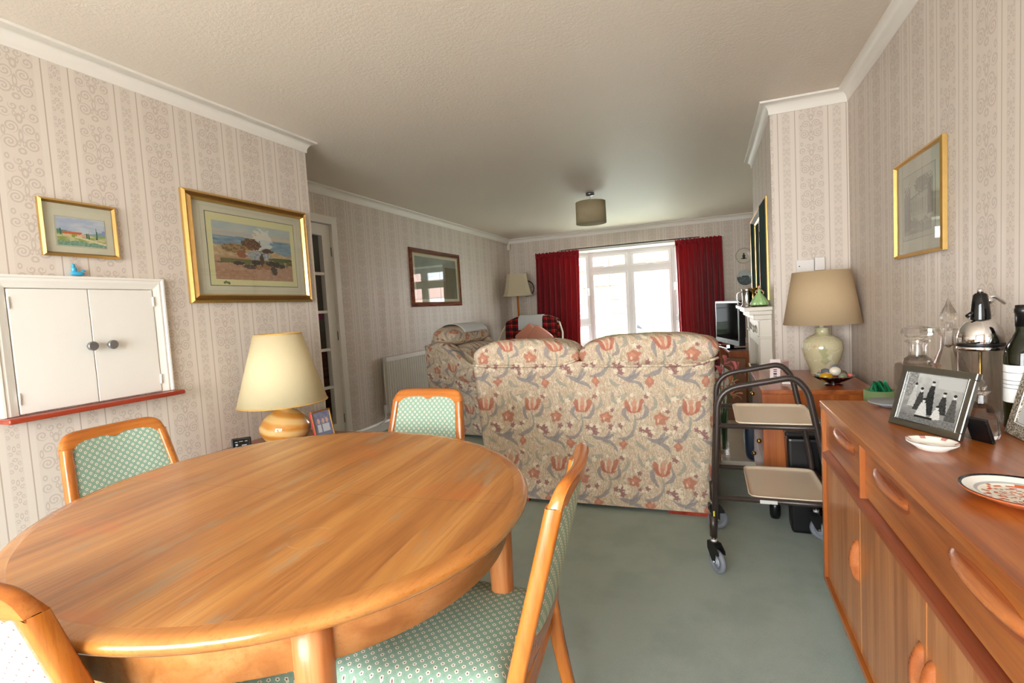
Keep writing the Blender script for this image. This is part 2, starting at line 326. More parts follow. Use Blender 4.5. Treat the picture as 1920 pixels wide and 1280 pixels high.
plain('frame_teal', (34, 52, 50), .25, vary=.1); plain('blue_glass', (60, 160, 200), .1, spec=.6); plain('steel_grey', (150, 150, 152), .25, .8)
plain('yellow_label', (196, 190, 40), .5); plain('label_silver', (196, 194, 190), .4, .3); plain('wicker_cream', (224, 214, 190), .4)
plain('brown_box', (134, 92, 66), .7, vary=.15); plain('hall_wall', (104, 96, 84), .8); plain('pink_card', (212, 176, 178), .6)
plain('brick', (176, 104, 78), .9, vary=.15, scale=4); plain('roof_tile', (120, 86, 72), .9, vary=.2, scale=6); plain('grass', (176, 184, 152), .95, vary=.25, scale=3)
plain('tarmac', (150, 148, 144), .9, vary=.1); plain('hedge', (140, 156, 112), .95, vary=.5, scale=9); plain('car_blue', (40, 56, 90), .25, .4)
plain('screen_black', (9, 10, 11), .05, IOR=1.02); plain('car_silver', (176, 180, 186), .3, .3); plain('far_glass', (150, 156, 162), .3); plain('mount_yellow', (214, 206, 160), .9); plain('fire_black', (20, 19, 18), .5); plain('mantel_paint', (214, 206, 192), .35, vary=.02); plain('book_pink', (222, 200, 202), .6)
def swirl_glass():
    t = NT('caramel_swirl_glass'); p = t.sep(t.coord()); ang = t.math('ARCTAN2', p[1], p[0])
    w_ = t.math('ADD', t.math('MULTIPLY', ang, 2.0), t.math('MULTIPLY', p[2], 105)); n = t.noise(t.coord(), 9, 2)[0]
    s = t.math('SINE', t.math('ADD', w_, t.math('MULTIPLY', n, 2.0)))
    c = t.mix(t.smooth(s, -.9, .9), lin((204, 138, 58)), lin((226, 186, 122)))
    M['swirl'] = t.set(c, .08, 0, .6, Coat_Weight=.6)
swirl_glass()
def porcelain_base():
    t = NT('cream_porcelain_floral'); a = t.noise(t.coord(), 16, 4, .7, 1)[0]; b = t.noise(t.coord(), 11, 3)[1]; s = t.sep(b)
    c = t.mix(t.math('MULTIPLY', t.smooth(a, .52, .60), .6), lin((204, 196, 158)), lin((232, 226, 200)))
    c = t.mix(t.math('MULTIPLY', t.smooth(s[0], .62, .68), .6), c, lin((206, 150, 112)))
    c = t.mix(t.math('MULTIPLY', t.smooth(s[1], .62, .68), .6), c, lin((150, 156, 110)))
    M['porcelain_floral'] = t.set(c, .08, 0, .6, Coat_Weight=.5)
porcelain_base()
def tweed():
    t = NT('tweed_frame'); a = t.n('ShaderNodeTexVoronoi'); t.put(a.inputs['Vector'], t.coord()); a.inputs['Scale'].default_value = 330
    s = t.sep(a.outputs['Color']); c = t.ramp(s[0], [(.1, (96, 80, 62)), (.45, (148, 132, 110)), (.7, (186, 176, 158)), (.95, (226, 220, 206))])
    t.bump(a.outputs['Distance'], .8, .002); M['tweed'] = t.set(c, .5, .2, .4)
tweed()
t_ = NT('vertex_painted'); vc = t_.n('ShaderNodeVertexColor'); vc.layer_name = 'Col'; M['painted'] = t_.set(vc.outputs[0], .6, 0, .3)
t_ = NT('glazed_painted'); vc = t_.n('ShaderNodeVertexColor'); vc.layer_name = 'Col'; M['glazed'] = t_.set(vc.outputs[0], .12, 0, .5)

# ------------------------------------------------------------------ mesh helpers
def obj(name, bm, mat, parent=None, smooth=None, loc=None, **props):
    me = bpy.data.meshes.new(name); bmesh.ops.recalc_face_normals(bm, faces=bm.faces) if not props.pop('keep', False) else None
    bm.to_mesh(me); bm.free(); o = bpy.data.objects.new(name, me); COL.objects.link(o)
    for m_ in (mat if isinstance(mat, (list, tuple)) else [mat]): me.materials.append(M[m_] if isinstance(m_, str) else m_)
    if smooth: me.shade_smooth() if smooth is True else me.set_sharp_from_angle(angle=math.radians(smooth)) or None
    if smooth and smooth is not True:
        for p in me.polygons: p.use_smooth = True
        me.set_sharp_from_angle(angle=math.radians(smooth))
    if parent: o.parent = parent
    if loc is not None: o.location = loc
    for k, v in props.items(): o[k] = v
    return o
def thing(name, label, cat, loc=(0, 0, 0), rz=0, group=None):
    o = bpy.data.objects.new(name, None); COL.objects.link(o); o.location = loc; o.rotation_euler = (0, 0, rz)
    o.empty_display_size = .05; o['label'] = label; o['category'] = cat
    if group: o['group'] = group
    return o
def tag(o, label, cat, group=None):
    o['label'] = label; o['category'] = cat
    if group: o['group'] = group
    return o
def struct(name, bm, mat, parent=None, **k):
    o = obj(name, bm, mat, parent, **k)
    if not parent: o['kind'] = 'structure'
    return o
def bx(bm, x0, x1, y0, y1, z0, z1, bev=0, seg=2, mi=0, mat=None):
    r = bmesh.ops.create_cube(bm, size=1)['verts']
    for v in r: v.co = Vector(((x0+x1)/2+v.co.x*(x1-x0), (y0+y1)/2+v.co.y*(y1-y0), (z0+z1)/2+v.co.z*(z1-z0)))
    fs = {f for v in r for f in v.link_faces}
    for f in fs: f.material_index = mi
    if bev:
        es = {e for v in r for e in v.link_edges}
        q = bmesh.ops.bevel(bm, geom=list(es), offset=bev, segments=seg, affect='EDGES', profile=.5)
        for f in q['faces']: f.material_index = mi
        r = list({v for f in q['faces'] for v in f.verts} | {v for v in r if v.is_valid})
    if mat is not None: bmesh.ops.transform(bm, matrix=mat, verts=r)
    return r
def box(*a, **k):
    bm = bmesh.new(); bx(bm, *a, **k); return bm
def boxes(lst, **k):
    bm = bmesh.new()
    for a in lst: bx(bm, *a, **k)
    return bm
def smooth_path(pts, rad, n=6):
    """round the corners of a polyline"""
    pts = [Vector(p) for p in pts]; out = [pts[0]]
    for i in range(1, len(pts)-1):
        a, b, c = pts[i-1], pts[i], pts[i+1]; r = rad if not isinstance(rad, (list, tuple)) else rad[i-1]
        d1 = (a-b); d2 = (c-b); l = min(r, d1.length*.49, d2.length*.49)
        p, q = b+d1.normalized()*l, b+d2.normalized()*l
        for k in range(n+1):
            s = k/n; out.append(p*(1-s)**2+b*2*s*(1-s)+q*s*s)
    out.append(pts[-1]); return out
def tube(bm, pts, r, seg=10, closed=False, cap=True, mi=0, flat=1.0):
    pts = [Vector(p) for p in pts]; n = len(pts); rs = r if isinstance(r, (list, tuple)) else [r]*n
    rings = []; up = None
    for i, p in enumerate(pts):
        if closed: d = pts[(i+1) % n]-pts[i-1]
        else: d = pts[min(i+1, n-1)]-pts[max(i-1, 0)]
        d.normalize()
        if up is None:
            up = Vector((0, 0, 1)) if abs(d.z) < .9 else Vector((0, 1, 0))
        s = d.cross(up)
        if s.length < 1e-6: s = d.cross(Vector((1, 0, 0)))
        s.normalize(); up = s.cross(d).normalized()
        rings.append([bm.verts.new(p+(s*math.cos(2*PI*k/seg)+up*flat*math.sin(2*PI*k/seg))*rs[i]) for k in range(seg)])
    m = n if closed else n-1
    for i in range(m):
        a, b = rings[i], rings[(i+1) % n]
        for k in range(seg):
            f = bm.faces.new((a[k], a[(k+1) % seg], b[(k+1) % seg], b[k])); f.material_index = mi; f.smooth = True
    if cap and not closed:
        for q in (rings[0][::-1], rings[-1]):
            f = bm.faces.new(q); f.material_index = mi
def lathe(bm, prof, seg=32, c=(0, 0, 0), mi=0, closed=False, fr=None, sx=1, sy=1):
    """prof list of (r,z); fr(theta,z)->radius multiplier"""
    rings = []
    for r, z in prof:
        if r < 1e-6: rings.append([bm.verts.new((c[0], c[1], c[2]+z))]); continue
        rings.append([bm.verts.new((c[0]+sx*r*(fr(2*PI*k/seg, z) if fr else 1)*math.cos(2*PI*k/seg), c[1]+sy*r*(fr(2*PI*k/seg, z) if fr else 1)*math.sin(2*PI*k/seg), c[2]+z)) for k in range(seg)])
    N = len(rings)
    for i in range(N if closed else N-1):
        a, b = rings[i], rings[(i+1) % N]
        for k in range(seg):
            k2 = (k+1) % seg
            if len(a) == 1 and len(b) == 1: continue
            if len(a) == 1: f = bm.faces.new((a[0], b[k2], b[k]))
            elif len(b) == 1: f = bm.faces.new((a[k], a[k2], b[0]))
            else: f = bm.faces.new((a[k], a[k2], b[k2], b[k]))
            f.material_index = mi; f.smooth = True
def sellip(bm, c, r, e1=.5, e2=.5, nu=28, nv=16, mat=None, fn=None):
    """superellipsoid pillow"""
    def sp(v, e): return math.copysign(abs(v)**e, v)
    rows = []; new = []
    for j in range(nv+1):
        ph = -PI/2+PI*j/nv
        row = []
        for i in range(nu):
            th = 2*PI*i/nu
            p = Vector((sp(math.cos(ph), e1)*sp(math.cos(th), e2)*r[0], sp(math.cos(ph), e1)*sp(math.sin(th), e2)*r[1], sp(math.sin(ph), e1)*r[2]))
            if fn: p = fn(p)
            if mat is not None: p = mat @ p
            row.append(p+Vector(c))
        if j in (0, nv): v = bm.verts.new(row[0]); rows.append([v]); new.append(v)
        else: q = [bm.verts.new(p) for p in row]; rows.append(q); new += q
    for j in range(nv):
        a, b = rows[j], rows[j+1]
        for i in range(nu):
            k = (i+1) % nu
            if len(a) == 1: f = bm.faces.new((a[0], b[k], b[i]))
            elif len(b) == 1: f = bm.faces.new((a[i], a[k], b[0]))
            else: f = bm.faces.new((a[i], a[k], b[k], b[i]))
            f.smooth = True
    return new
def prism(bm, poly, d, plane='xy', z=0, mi=0, bev=0):
    """extrude a 2D polygon; plane gives where the polygon lies, d is depth along the third axis starting at z"""
    def P(a, b, c):
        return {'xy': (a, b, c), 'xz': (a, c, b), 'yz': (c, a, b)}[plane]
    lo = [bm.verts.new(P(a, b, z)) for a, b in poly]; hi = [bm.verts.new(P(a, b, z+d)) for a, b in poly]; n = len(poly)
    fs = [bm.faces.new(lo[::-1]), bm.faces.new(hi)]
    for i in range(n): fs.append(bm.faces.new((lo[i], lo[(i+1) % n], hi[(i+1) % n], hi[i])))
    for f in fs: f.material_index = mi
    if bev: bmesh.ops.bevel(bm, geom=list(fs[0].edges)+list(fs[1].edges), offset=bev, segments=3, affect='EDGES', profile=.5)
    return lo+hi
def sweep(path, prof, side=1, z0=0):
    """sweep an offset/height profile along a plan polyline with mitred corners"""
    bm = bmesh.new(); n = len(path); P = [Vector(p).to_2d() if len(p) > 2 else Vector(p) for p in path]; rings = []
    for i in range(n):
        ds = []
        if i > 0: ds.append((P[i]-P[i-1]).normalized())
        if i < n-1: ds.append((P[i+1]-P[i]).normalized())
        ns = [Vector((-d.y, d.x))*side for d in ds]
        if len(ns) == 2:
            b = (ns[0]+ns[1]); b = b/b.length_squared*2 if b.length > 1e-6 else ns[0]
        else: b = ns[0]
        rings.append([bm.verts.new((P[i].x+b.x*d, P[i].y+b.y*d, z0+z)) for d, z in prof])
    m = len(prof)
    for i in range(n-1):
        for k in range(m): bm.faces.new((rings[i][k], rings[i][(k+1) % m], rings[i+1][(k+1) % m], rings[i+1][k]))
    bm.faces.new(rings[0][::-1]); bm.faces.new(rings[-1]); return bm
def painted(name, o, ux, uy, w_, h_, nx, ny, fn, parent=None, mat='painted', thick=.002):
    """flat coloured sheet: origin corner o, directions ux, uy; fn(u,v)->sRGB 0..1"""
    bm = bmesh.new(); o, ux, uy = Vector(o), Vector(ux), Vector(uy); nrm = ux.cross(uy)
    g = [[bm.verts.new(o+ux*w_*i/nx+uy*h_*j/ny) for i in range(nx+1)] for j in range(ny+1)]
    lay = bm.loops.layers.float_color.new('Col')
    for j in range(ny):
        for i in range(nx):
            f = bm.faces.new((g[j][i], g[j][i+1], g[j+1][i+1], g[j+1][i]))
            c = lin(tuple(max(0, min(1, q)) for q in fn((i+.5)/nx, (j+.5)/ny)))
            for l in f.loops: l[lay] = c
    # back sheet so it has thickness
    b = [bm.verts.new(o+ux*w_*a+uy*h_*b_-nrm*thick) for a, b_ in ((0, 0), (1, 0), (1, 1), (0, 1))]
    f = bm.faces.new(b[::-1])
    for l in f.loops: l[lay] = (.4, .35, .3, 1)
    return obj(name, bm, mat, parent, keep=True)
def dup(root, loc, rz, label=None, name=None):
    r = root.copy(); COL.objects.link(r); r.location = loc; r.rotation_euler = (0, 0, rz)
    if label: r['label'] = label
    for ch in root.children:
        c = ch.copy(); COL.objects.link(c); c.parent = r
        for g in ch.children:
            d = g.copy(); COL.objects.link(d); d.parent = c
    return r
def lerp(a, b, t): return tuple(x+(y-x)*t for x, y in zip(a, b))
def fb(x, y, s=0, o=4):
    v = 0; a = .5; f = 1
    for _ in range(o): v += a*mnoise.noise(Vector((x*f, y*f, s))); a *= .5; f *= 2.1
    return v

# ------------------------------------------------------------------ room shell
XL, XF, XR, XB = -2.419, -3.12, .786, .376
YB, Y1, Y2, Y3, YF, H = -1.7, 2.672, 3.558, 4.93, 8.02, 2.31
struct('floor', box(-3.25, .95, YB-.15, YF+.12, -.12, 0), 'carpet')
cb = bmesh.new(); bx(cb, -3.25, .95, YB-.15, YF+.12, H, H+.1); struct('ceiling', cb, 'ceiling')
struct('wall_left', box(XL-.12, XL, YB, Y1, 0, H), 'wallpaper_y')
struct('wall_left_return', box(XF, XL-.12, Y1-.12, Y1, 0, H), 'wallpaper_x')
DY0, DY1, DZ = 2.86, 3.69, 2.0
struct('wall_far_left', boxes([(XF-.12, XF, Y1-.12, DY0, 0, H), (XF-.12, XF, DY1, YF, 0, H), (XF-.12, XF, DY0, DY1, DZ, H)]), 'wallpaper_y')
OX0, OX1, OZ0, OZ1 = -2.25, -.10, .46, 2.015
struct('wall_window', boxes([(XF-.12, OX0, YF, YF+.12, 0, H), (OX1, XR+.12, YF, YF+.12, 0, H), (OX0, OX1, YF, YF+.12, 0, OZ0), (OX0, OX1, YF, YF+.12, OZ1, H)]), 'wallpaper_x_far')
struct('wall_right', box(XR, XR+.12, YB, YF, 0, H), 'wallpaper_y')
cbm = bmesh.new(); bx(cbm, XB, XR-.001, Y2, Y3, 0, H-.001)
for f in cbm.faces: f.material_index = 1 if abs(f.normal.y) > .5 else 0
struct('wall_chimney_breast', cbm, ['wallpaper_y', 'wallpaper_x'])
PX0, PX1, PZ0, PZ1 = -2.1, .25, .05, 2.08
struct('wall_back', boxes([(XL-.12, PX0, YB-.12, YB, 0, H), (PX1, XR+.12, YB-.12, YB, 0, H), (PX0, PX1, YB-.12, YB, 0, PZ0), (PX0, PX1, YB-.12, YB, PZ1, H)]), 'wallpaper_x')
# coving: quarter hollow with small fillets
CP = [(0, -.072), (.006, -.072), (.008, -.066)]+[(.008+.044*(1-math.cos(a)), -.064+.052*math.sin(a)) for a in [PI/2*k/7 for k in range(8)]]+[(.056, -.010), (.058, 0), (0, 0)]
room = [(XL, YB), (XL, Y1), (XF, Y1), (XF, YF), (XR, YF), (XR, Y3), (XB, Y3), (XB, Y2), (XR, Y2), (XR, YB)]
struct('trim_1', sweep(room, CP, -1, H), 'cove_white', smooth=35)
SK = [(0, 0), (.015, 0), (.015, .075), (.008, .092), (0, .095)]
struct('baseboard_left', sweep([(XL, YB), (XL, Y1), (XF, Y1), (XF, DY0-.07)], SK, -1), 'white_gloss')
struct('baseboard_far', sweep([(XF, DY1+.07), (XF, YF), (XR, YF), (XR, Y3), (XB, Y3)], SK, -1), 'white_gloss')
struct('baseboard_right', sweep([(XB, Y2), (XR, Y2), (XR, YB)], SK, -1), 'white_gloss')

# glazed hall door in the far left wall
d = struct('trim_2', boxes([(XF-.12, XF+.018, DY1-.01, DY1+.06, 0, DZ+.06), (XF-.12, XF+.018, DY0-.06, DY0+.01, 0, DZ+.06), (XF-.12, XF+.018, DY0, DY1, DZ-.01, DZ+.06)], bev=.004), 'white_gloss')
dl = bmesh.new(); x0, x1 = XF-.055, XF-.012
y0, y1 = DY0+.012, DY1-.012
bx(dl, x0, x1, y0, y0+.10, .01, DZ-.015); bx(dl, x0, x1, y1-.10, y1, .01, DZ-.015); bx(dl, x0, x1, y0+.10, y1-.10, .01, .22); bx(dl, x0, x1, y0+.10, y1-.10, DZ-.115, DZ-.015)
rows = 5; gz0, gz1 = .22, DZ-.115; gy0, gy1 = y0+.10, y1-.10
for k in range(1, rows): z = gz0+(gz1-gz0)*k/rows; bx(dl, x0+.004, x1-.004, gy0, gy1, z-.012, z+.012)
for k in range(1, 3): y = gy0+(gy1-gy0)*k/3; bx(dl, x0+.004, x1-.004, y-.012, y+.012, gz0, gz1)
door = struct('door_1', dl, 'white_gloss')
struct('door_glass', box((x0+x1)/2-.002, (x0+x1)/2+.002, gy0, gy1, gz0, gz1), 'window_glass', door)
for z in (.25, 1.0, 1.75): hb = bmesh.new(); tube(hb, [(XF-.008, DY1-.008, z-.04), (XF-.008, DY1-.008, z+.04)], .006, 8); struct('hinge', hb, 'steel_grey', door)
hb = bmesh.new(); tube(hb, [(x1, y0+.05, 1.0), (x1+.05, y0+.05, 1.0), (x1+.055, y0+.16, 1.0)], .009, 8); struct('door_handle', hb, 'brass', door)
# hallway beyond the door
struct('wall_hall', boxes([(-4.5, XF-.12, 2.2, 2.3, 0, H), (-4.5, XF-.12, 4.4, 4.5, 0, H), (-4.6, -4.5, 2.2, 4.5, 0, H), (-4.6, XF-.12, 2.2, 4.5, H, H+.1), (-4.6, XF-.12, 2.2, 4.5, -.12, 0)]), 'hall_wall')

# ------------------------------------------------------------------ bay window
BYC = 8.46; BX0, BX1 = -1.87, -.495
def frame_rect(bm, x0, x1, z0, z1, y, w_, d=.06, mat=None):
    for a in ((x0, x1, y-d/2, y+d/2, z0, z0+w_), (x0, x1, y-d/2, y+d/2, z1-w_, z1), (x0, x0+w_, y-d/2, y+d/2, z0+w_, z1-w_), (x1-w_, x1, y-d/2, y+d/2, z0+w_, z1-w_)):
        bx(bm, *a, bev=.004, seg=1, mat=mat)
wb = bmesh.new(); zc = (OZ0, 2.0)
frame_rect(wb, BX0, BX1, OZ0, 2.005, BYC, .045, .09); mx_ = (BX0+BX1)/2-.01
bx(wb, mx_-.030, mx_+.030, BYC-.045, BYC+.045, OZ0+.04, 1.97); TZ = 1.70
bx(wb, BX0+.04, BX1-.04, BYC-.040, BYC+.040, TZ-.03, TZ+.03)
win = struct('window_1', wb, 'white_upvc')
def sash(par, x0, x1, z0, z1, y, vb, hbars, mat=None, w_=.042):
    sb = bmesh.new(); frame_rect(sb, x0, x1, z0, z1, y, w_, .05, mat)
    s = struct('window_sash', sb, 'white_upvc', par)
    gb = bmesh.new(); bx(gb, x0+w_, x1-w_, y-.004, y+.004, z0+w_, z1-w_, mat=mat); struct('window_pane', gb, 'window_glass', s)
    lb = bmesh.new()
    for k in range(1, vb): x = x0+(x1-x0)*k/vb; bx(lb, x-.004, x+.004, y-.007, y-.004, z0+w_, z1-w_, mat=mat)
    for k in range(1, hbars): z = z0+(z1-z0)*k/hbars; bx(lb, x0+w_, x1-w_, y-.007, y-.004, z-.004, z+.004, mat=mat)
    struct('leading', lb, 'steel_grey', s)
    return s
for a, b in ((BX0+.045, mx_-.030), (mx_+.030, BX1-.045)):
    s = sash(win, a, b, OZ0+.045, TZ-.03, BYC-.03, 2, 5); s2 = sash(win, a, b, TZ+.03, 1.96, BYC-.03, 2, 1)
    hb = bmesh.new(); tube(hb, [((a+b)/2-.07, BYC-.075, TZ+.05), ((a+b)/2, BYC-.085, TZ+.055), ((a+b)/2+.07, BYC-.075, TZ+.05)], .007, 8); bx(hb, (a+b)/2-.02, (a+b)/2+.02, BYC-.085, BYC-.05, TZ+.045, TZ+.065); struct('window_handle', hb, 'white_upvc', s2)
for k, (xa, ya, xb, yb) in enumerate([(OX0+.02, YF+.09, BX0, BYC), (BX1, BYC, OX1-.02, YF+.09)]):
    L_ = math.hypot(xb-xa, yb-ya); an = math.atan2(yb-ya, xb-xa); mt = Matrix.Translation((xa, ya, 0)) @ Matrix.Rotation(an, 4, 'Z')
    sb = bmesh.new(); frame_rect(sb, 0, L_, OZ0, 2.005, 0, .04, .08, mt); bx(sb, .03, L_-.03, -.035, .035, .83, .88, mat=mt)
    sw_ = struct('window_%d' % (k+2), sb, 'white_upvc'); sash(sw_, .04, L_-.04, .88, 1.965, -.02, 2, 4, mt); sash(sw_, .04, L_-.04, OZ0+.04, .83, -.02, 2, 1, mt)
    hb = bmesh.new(); xx = L_-.06 if k == 0 else .06; bx(hb, xx-.012, xx+.012, -.07, -.04, 1.36, 1.42, bev=.003, mat=mt); bx(hb, xx-.007, xx+.007, -.085, -.068, 1.30, 1.42, bev=.003, mat=mt); struct('window_handle', hb, 'white_upvc', sw_)
bayp = [(OX0, YF), (OX1, YF), (OX1, YF+.1), (BX1+.05, BYC+.06), (BX0-.05, BYC+.06), (OX0, YF+.1)]
b_ = bmesh.new(); prism(b_, bayp, .03, z=OZ0-.03); struct('trim_3', b_, 'white_gloss')
b_ = bmesh.new(); prism(b_, bayp, .05, z=OZ1-.012); struct('trim_4', b_, 'white_gloss')
b_ = bmesh.new(); prism(b_, [(OX0, YF+.12), (OX1, YF+.12), (BX1+.05, BYC+.06), (BX0-.05, BYC+.06)], OZ0-.03, z=0); struct('wall_bay', b_, 'brick')
# patio window behind the camera
wb = bmesh.new(); frame_rect(wb, PX0, PX1, PZ0, PZ1, YB-.06, .06, .08)
for k in (1, 2): x = PX0+(PX1-PX0)*k/3; bx(wb, x-.035, x+.035, YB-.10, YB-.02, PZ0, PZ1)
wp = struct('window_4', wb, 'white_upvc'); struct('window_pane', box(PX0+.05, PX1-.05, YB-.062, YB-.058, PZ0+.05, PZ1-.05), 'window_glass', wp)

# ------------------------------------------------------------------ outside
tag(obj('lawn', box(-14, 12, 8.60, 13.5, -.35, -.25), 'grass'), 'front lawn outside the bay window', 'lawn')
bpy.data.objects['lawn']['kind'] = 'structure'
o = obj('street', box(-30, 30, 13.5, 21, -.37, -.27), 'tarmac'); o['kind'] = 'structure'; tag(o, 'road beyond the front lawn', 'road')
o = obj('patio', box(-10, 8, -9, YB-.13, -.2, -.08), 'tarmac'); o['kind'] = 'structure'; tag(o, 'paved patio outside the back window', 'patio')
hb = bmesh.new()
for i in range(60):
    x = -9+i*.3; sellip(hb, (x, 13.3+random.uniform(-.1, .1), .12), (.28, .3, .38+random.uniform(-.08, .1)), .8, .8, 10, 6)
tag(obj('garden_hedge', hb, 'hedge'), 'low clipped hedge at the far edge of the front lawn', 'hedge')
def house(x, y, label):
    r = thing('house', label, 'house', (x, y, -.3)); obj('wall', box(-4, 4, 0, 6, 0, 5), 'brick', r)
    b = bmesh.new(); prism(b, [(-.4, 4.9), (6.4, 4.9), (3, 7.4)], 8.6, 'yz', -4.3); obj('roof', b, 'roof_tile', r)
    for xx, zz in ((-2.6, 1), (1.2, 1), (-2.6, 3.3), (1.2, 3.3)):
        wf = obj('window', boxes([(xx, xx+1.6, -.06, .0, zz, zz+1.3)]), 'white_upvc', r)
        obj('pane', boxes([(xx+.1, xx+.75, -.08, -.05, zz+.1, zz+1.2), (xx+.85, xx+1.5, -.08, -.05, zz+.1, zz+1.2)]), 'far_glass', wf)
    obj('house_door', box(-.6, .3, -.06, 0, 0, 2.1), 'white_upvc', r); return r
house(-4.6, 24, 'brick house across the road seen through the left half of the window')
house(5.4, 24.5, 'brick house across the road seen through the right half of the window')
cr = thing('parked_car', 'silver car parked on the road outside the window', 'car', (-1.2, 19.0, -.27))
b = bmesh.new(); prism(b, [(-2, .3), (-1.95, .75), (-1.2, .85), (-.7, 1.35), (.8, 1.38), (1.4, .9), (2, .8), (2.05, .3)], 1.6, 'xz', -.8, bev=.06); obj('body', b, 'car_silver', cr)
for xx in (-1.3, 1.3):
    for yy in (-.82, .62):
        b = bmesh.new(); lathe(b, [(0, 0), (.3, 0), (.32, .03), (.32, .17), (.3, .2), (0, .2)], 20)
        bmesh.ops.transform(b, matrix=Matrix.Translation((xx, yy+.2, .32)) @ Matrix.Rotation(PI/2, 4, 'X'), verts=b.verts); obj('wheel', b, 'black_plastic', cr)
b = bmesh.new(); bx(b, -.62, .78, -.72, .72, .9, 1.3); obj('windows', b, 'black_gloss', cr)

# ------------------------------------------------------------------ curtains
def curtain(x0, x1, name, label, nf, seed, zt=2.012, zb=.06, edge=0):
    rnd = random.Random(seed); r = thing(name, label, 'curtain', ((x0+x1)/2, 7.90, 0)); hw = (x1-x0)/2
    b = bmesh.new(); nx = nf*14; nz = 40; ph = [rnd.uniform(-.6, .6) for _ in range(nf+2)]; am = [rnd.uniform(.7, 1.25) for _ in range(nf+2)]; g = []
    for j in range(nz+1):
        z = zt-.055+(zb-zt+.055)*j/nz; row = []; t = j/nz
        for i in range(nx+1):
            u = i/nx; k = u*nf; a = am[int(k)]*(1-(k % 1))+am[int(k)+1]*(k % 1); p = ph[int(k)]*(1-(k % 1))+ph[int(k)+1]*(k % 1)
            amp = (.014+.038*min(1, t*4))*a
            y = amp*math.sin(2*PI*k+p+t*.8*p)+.008*math.sin(4*PI*k+1.3*p); x = -hw+2*hw*(u+ .012*math.sin(2*PI*k*1.0+1))
            x *= 1-.05*math.sin(min(1, t*1.4)*PI)*.6 if not edge else 1
            x += .03*t*edge*(1 if edge else 0)+.012*math.sin(t*5+seed)*t
            row.append(b.verts.new((x, y, z)))
        g.append(row)
    for j in range(nz):
        for i in range(nx): f = b.faces.new((g[j][i], g[j][i+1], g[j+1][i+1], g[j+1][i])); f.smooth = True
    o = obj('drape', b, 'curtain', r, smooth=True); md = o.modifiers.new('thickness', 'SOLIDIFY'); md.thickness = .004
    b = bmesh.new(); n2 = nf*22; g = []
    for j, z in enumerate((zt-.075, zt-.05, zt-.02, zt+.006)):
        row = []
        for i in range(n2+1):
            u = i/n2; y = -.006+.010*math.sin(2*PI*u*nf*1.7+seed)+.004*math.sin(2*PI*u*nf*3.7); dz = (.006*math.sin(u*nf*9.1+seed)+.004*math.sin(u*nf*17)) if j == 3 else 0
            row.append(b.verts.new((-hw-.004+2*(hw+.004)*u, y, z+dz)))
        g.append(row)
    for j in range(3):
        for i in range(n2): f = b.faces.new((g[j][i], g[j][i+1], g[j+1][i+1], g[j+1][i])); f.smooth = True
    o = obj('heading_tape', b, 'curtain', r, smooth=True); md = o.modifiers.new('thickness', 'SOLIDIFY'); md.thickness = .006
    return r
curtain(-2.61, -1.895, 'curtain', 'crimson pleated curtain left of the bay window behind the tartan chair', 8, 1, edge=-1)
curtain(-.445, .185, 'curtain', 'crimson pleated curtain right of the bay window beside the television', 8, 2, edge=1)
b = bmesh.new(); bx(b, -2.66, .22, 7.94, 7.955, 2.015, 2.03); tag(obj('curtain_rail', b, 'white_upvc'), 'slim white curtain rail along the window head', 'curtain rail')

# ------------------------------------------------------------------ ceiling pendant
r = thing('pendant_light', 'drum pendant light with beige fabric shade hanging in the lounge', 'ceiling light', (-1.13, 5.343, 0))
b = bmesh.new(); lathe(b, [(0, H), (.045, H), (.045, H-.022), (.012, H-.03), (0, H-.03)], 24); obj('ceiling_rose', b, 'steel_grey', r)
b = bmesh.new(); tube(b, [(0, 0, H-.02), (0, 0, 2.14)], .004, 8); lathe(b, [(0, 2.12), (.018, 2.12), (.018, 2.17), (0, 2.17)], 12); obj('flex', b, 'white_upvc', r)
b = bmesh.new(); lathe(b, [(.158, 1.995), (.155, 2.218), (.152, 2.218), (.155, 1.995)], 48, closed=True); obj('lamp_shade', b, 'shade_linen', r)
b = bmesh.new(); lathe(b, [(0, 2.0), (.150, 2.0), (.150, 2.003), (0, 2.003)], 40); obj('diffuser', b, 'shade_linen', r)

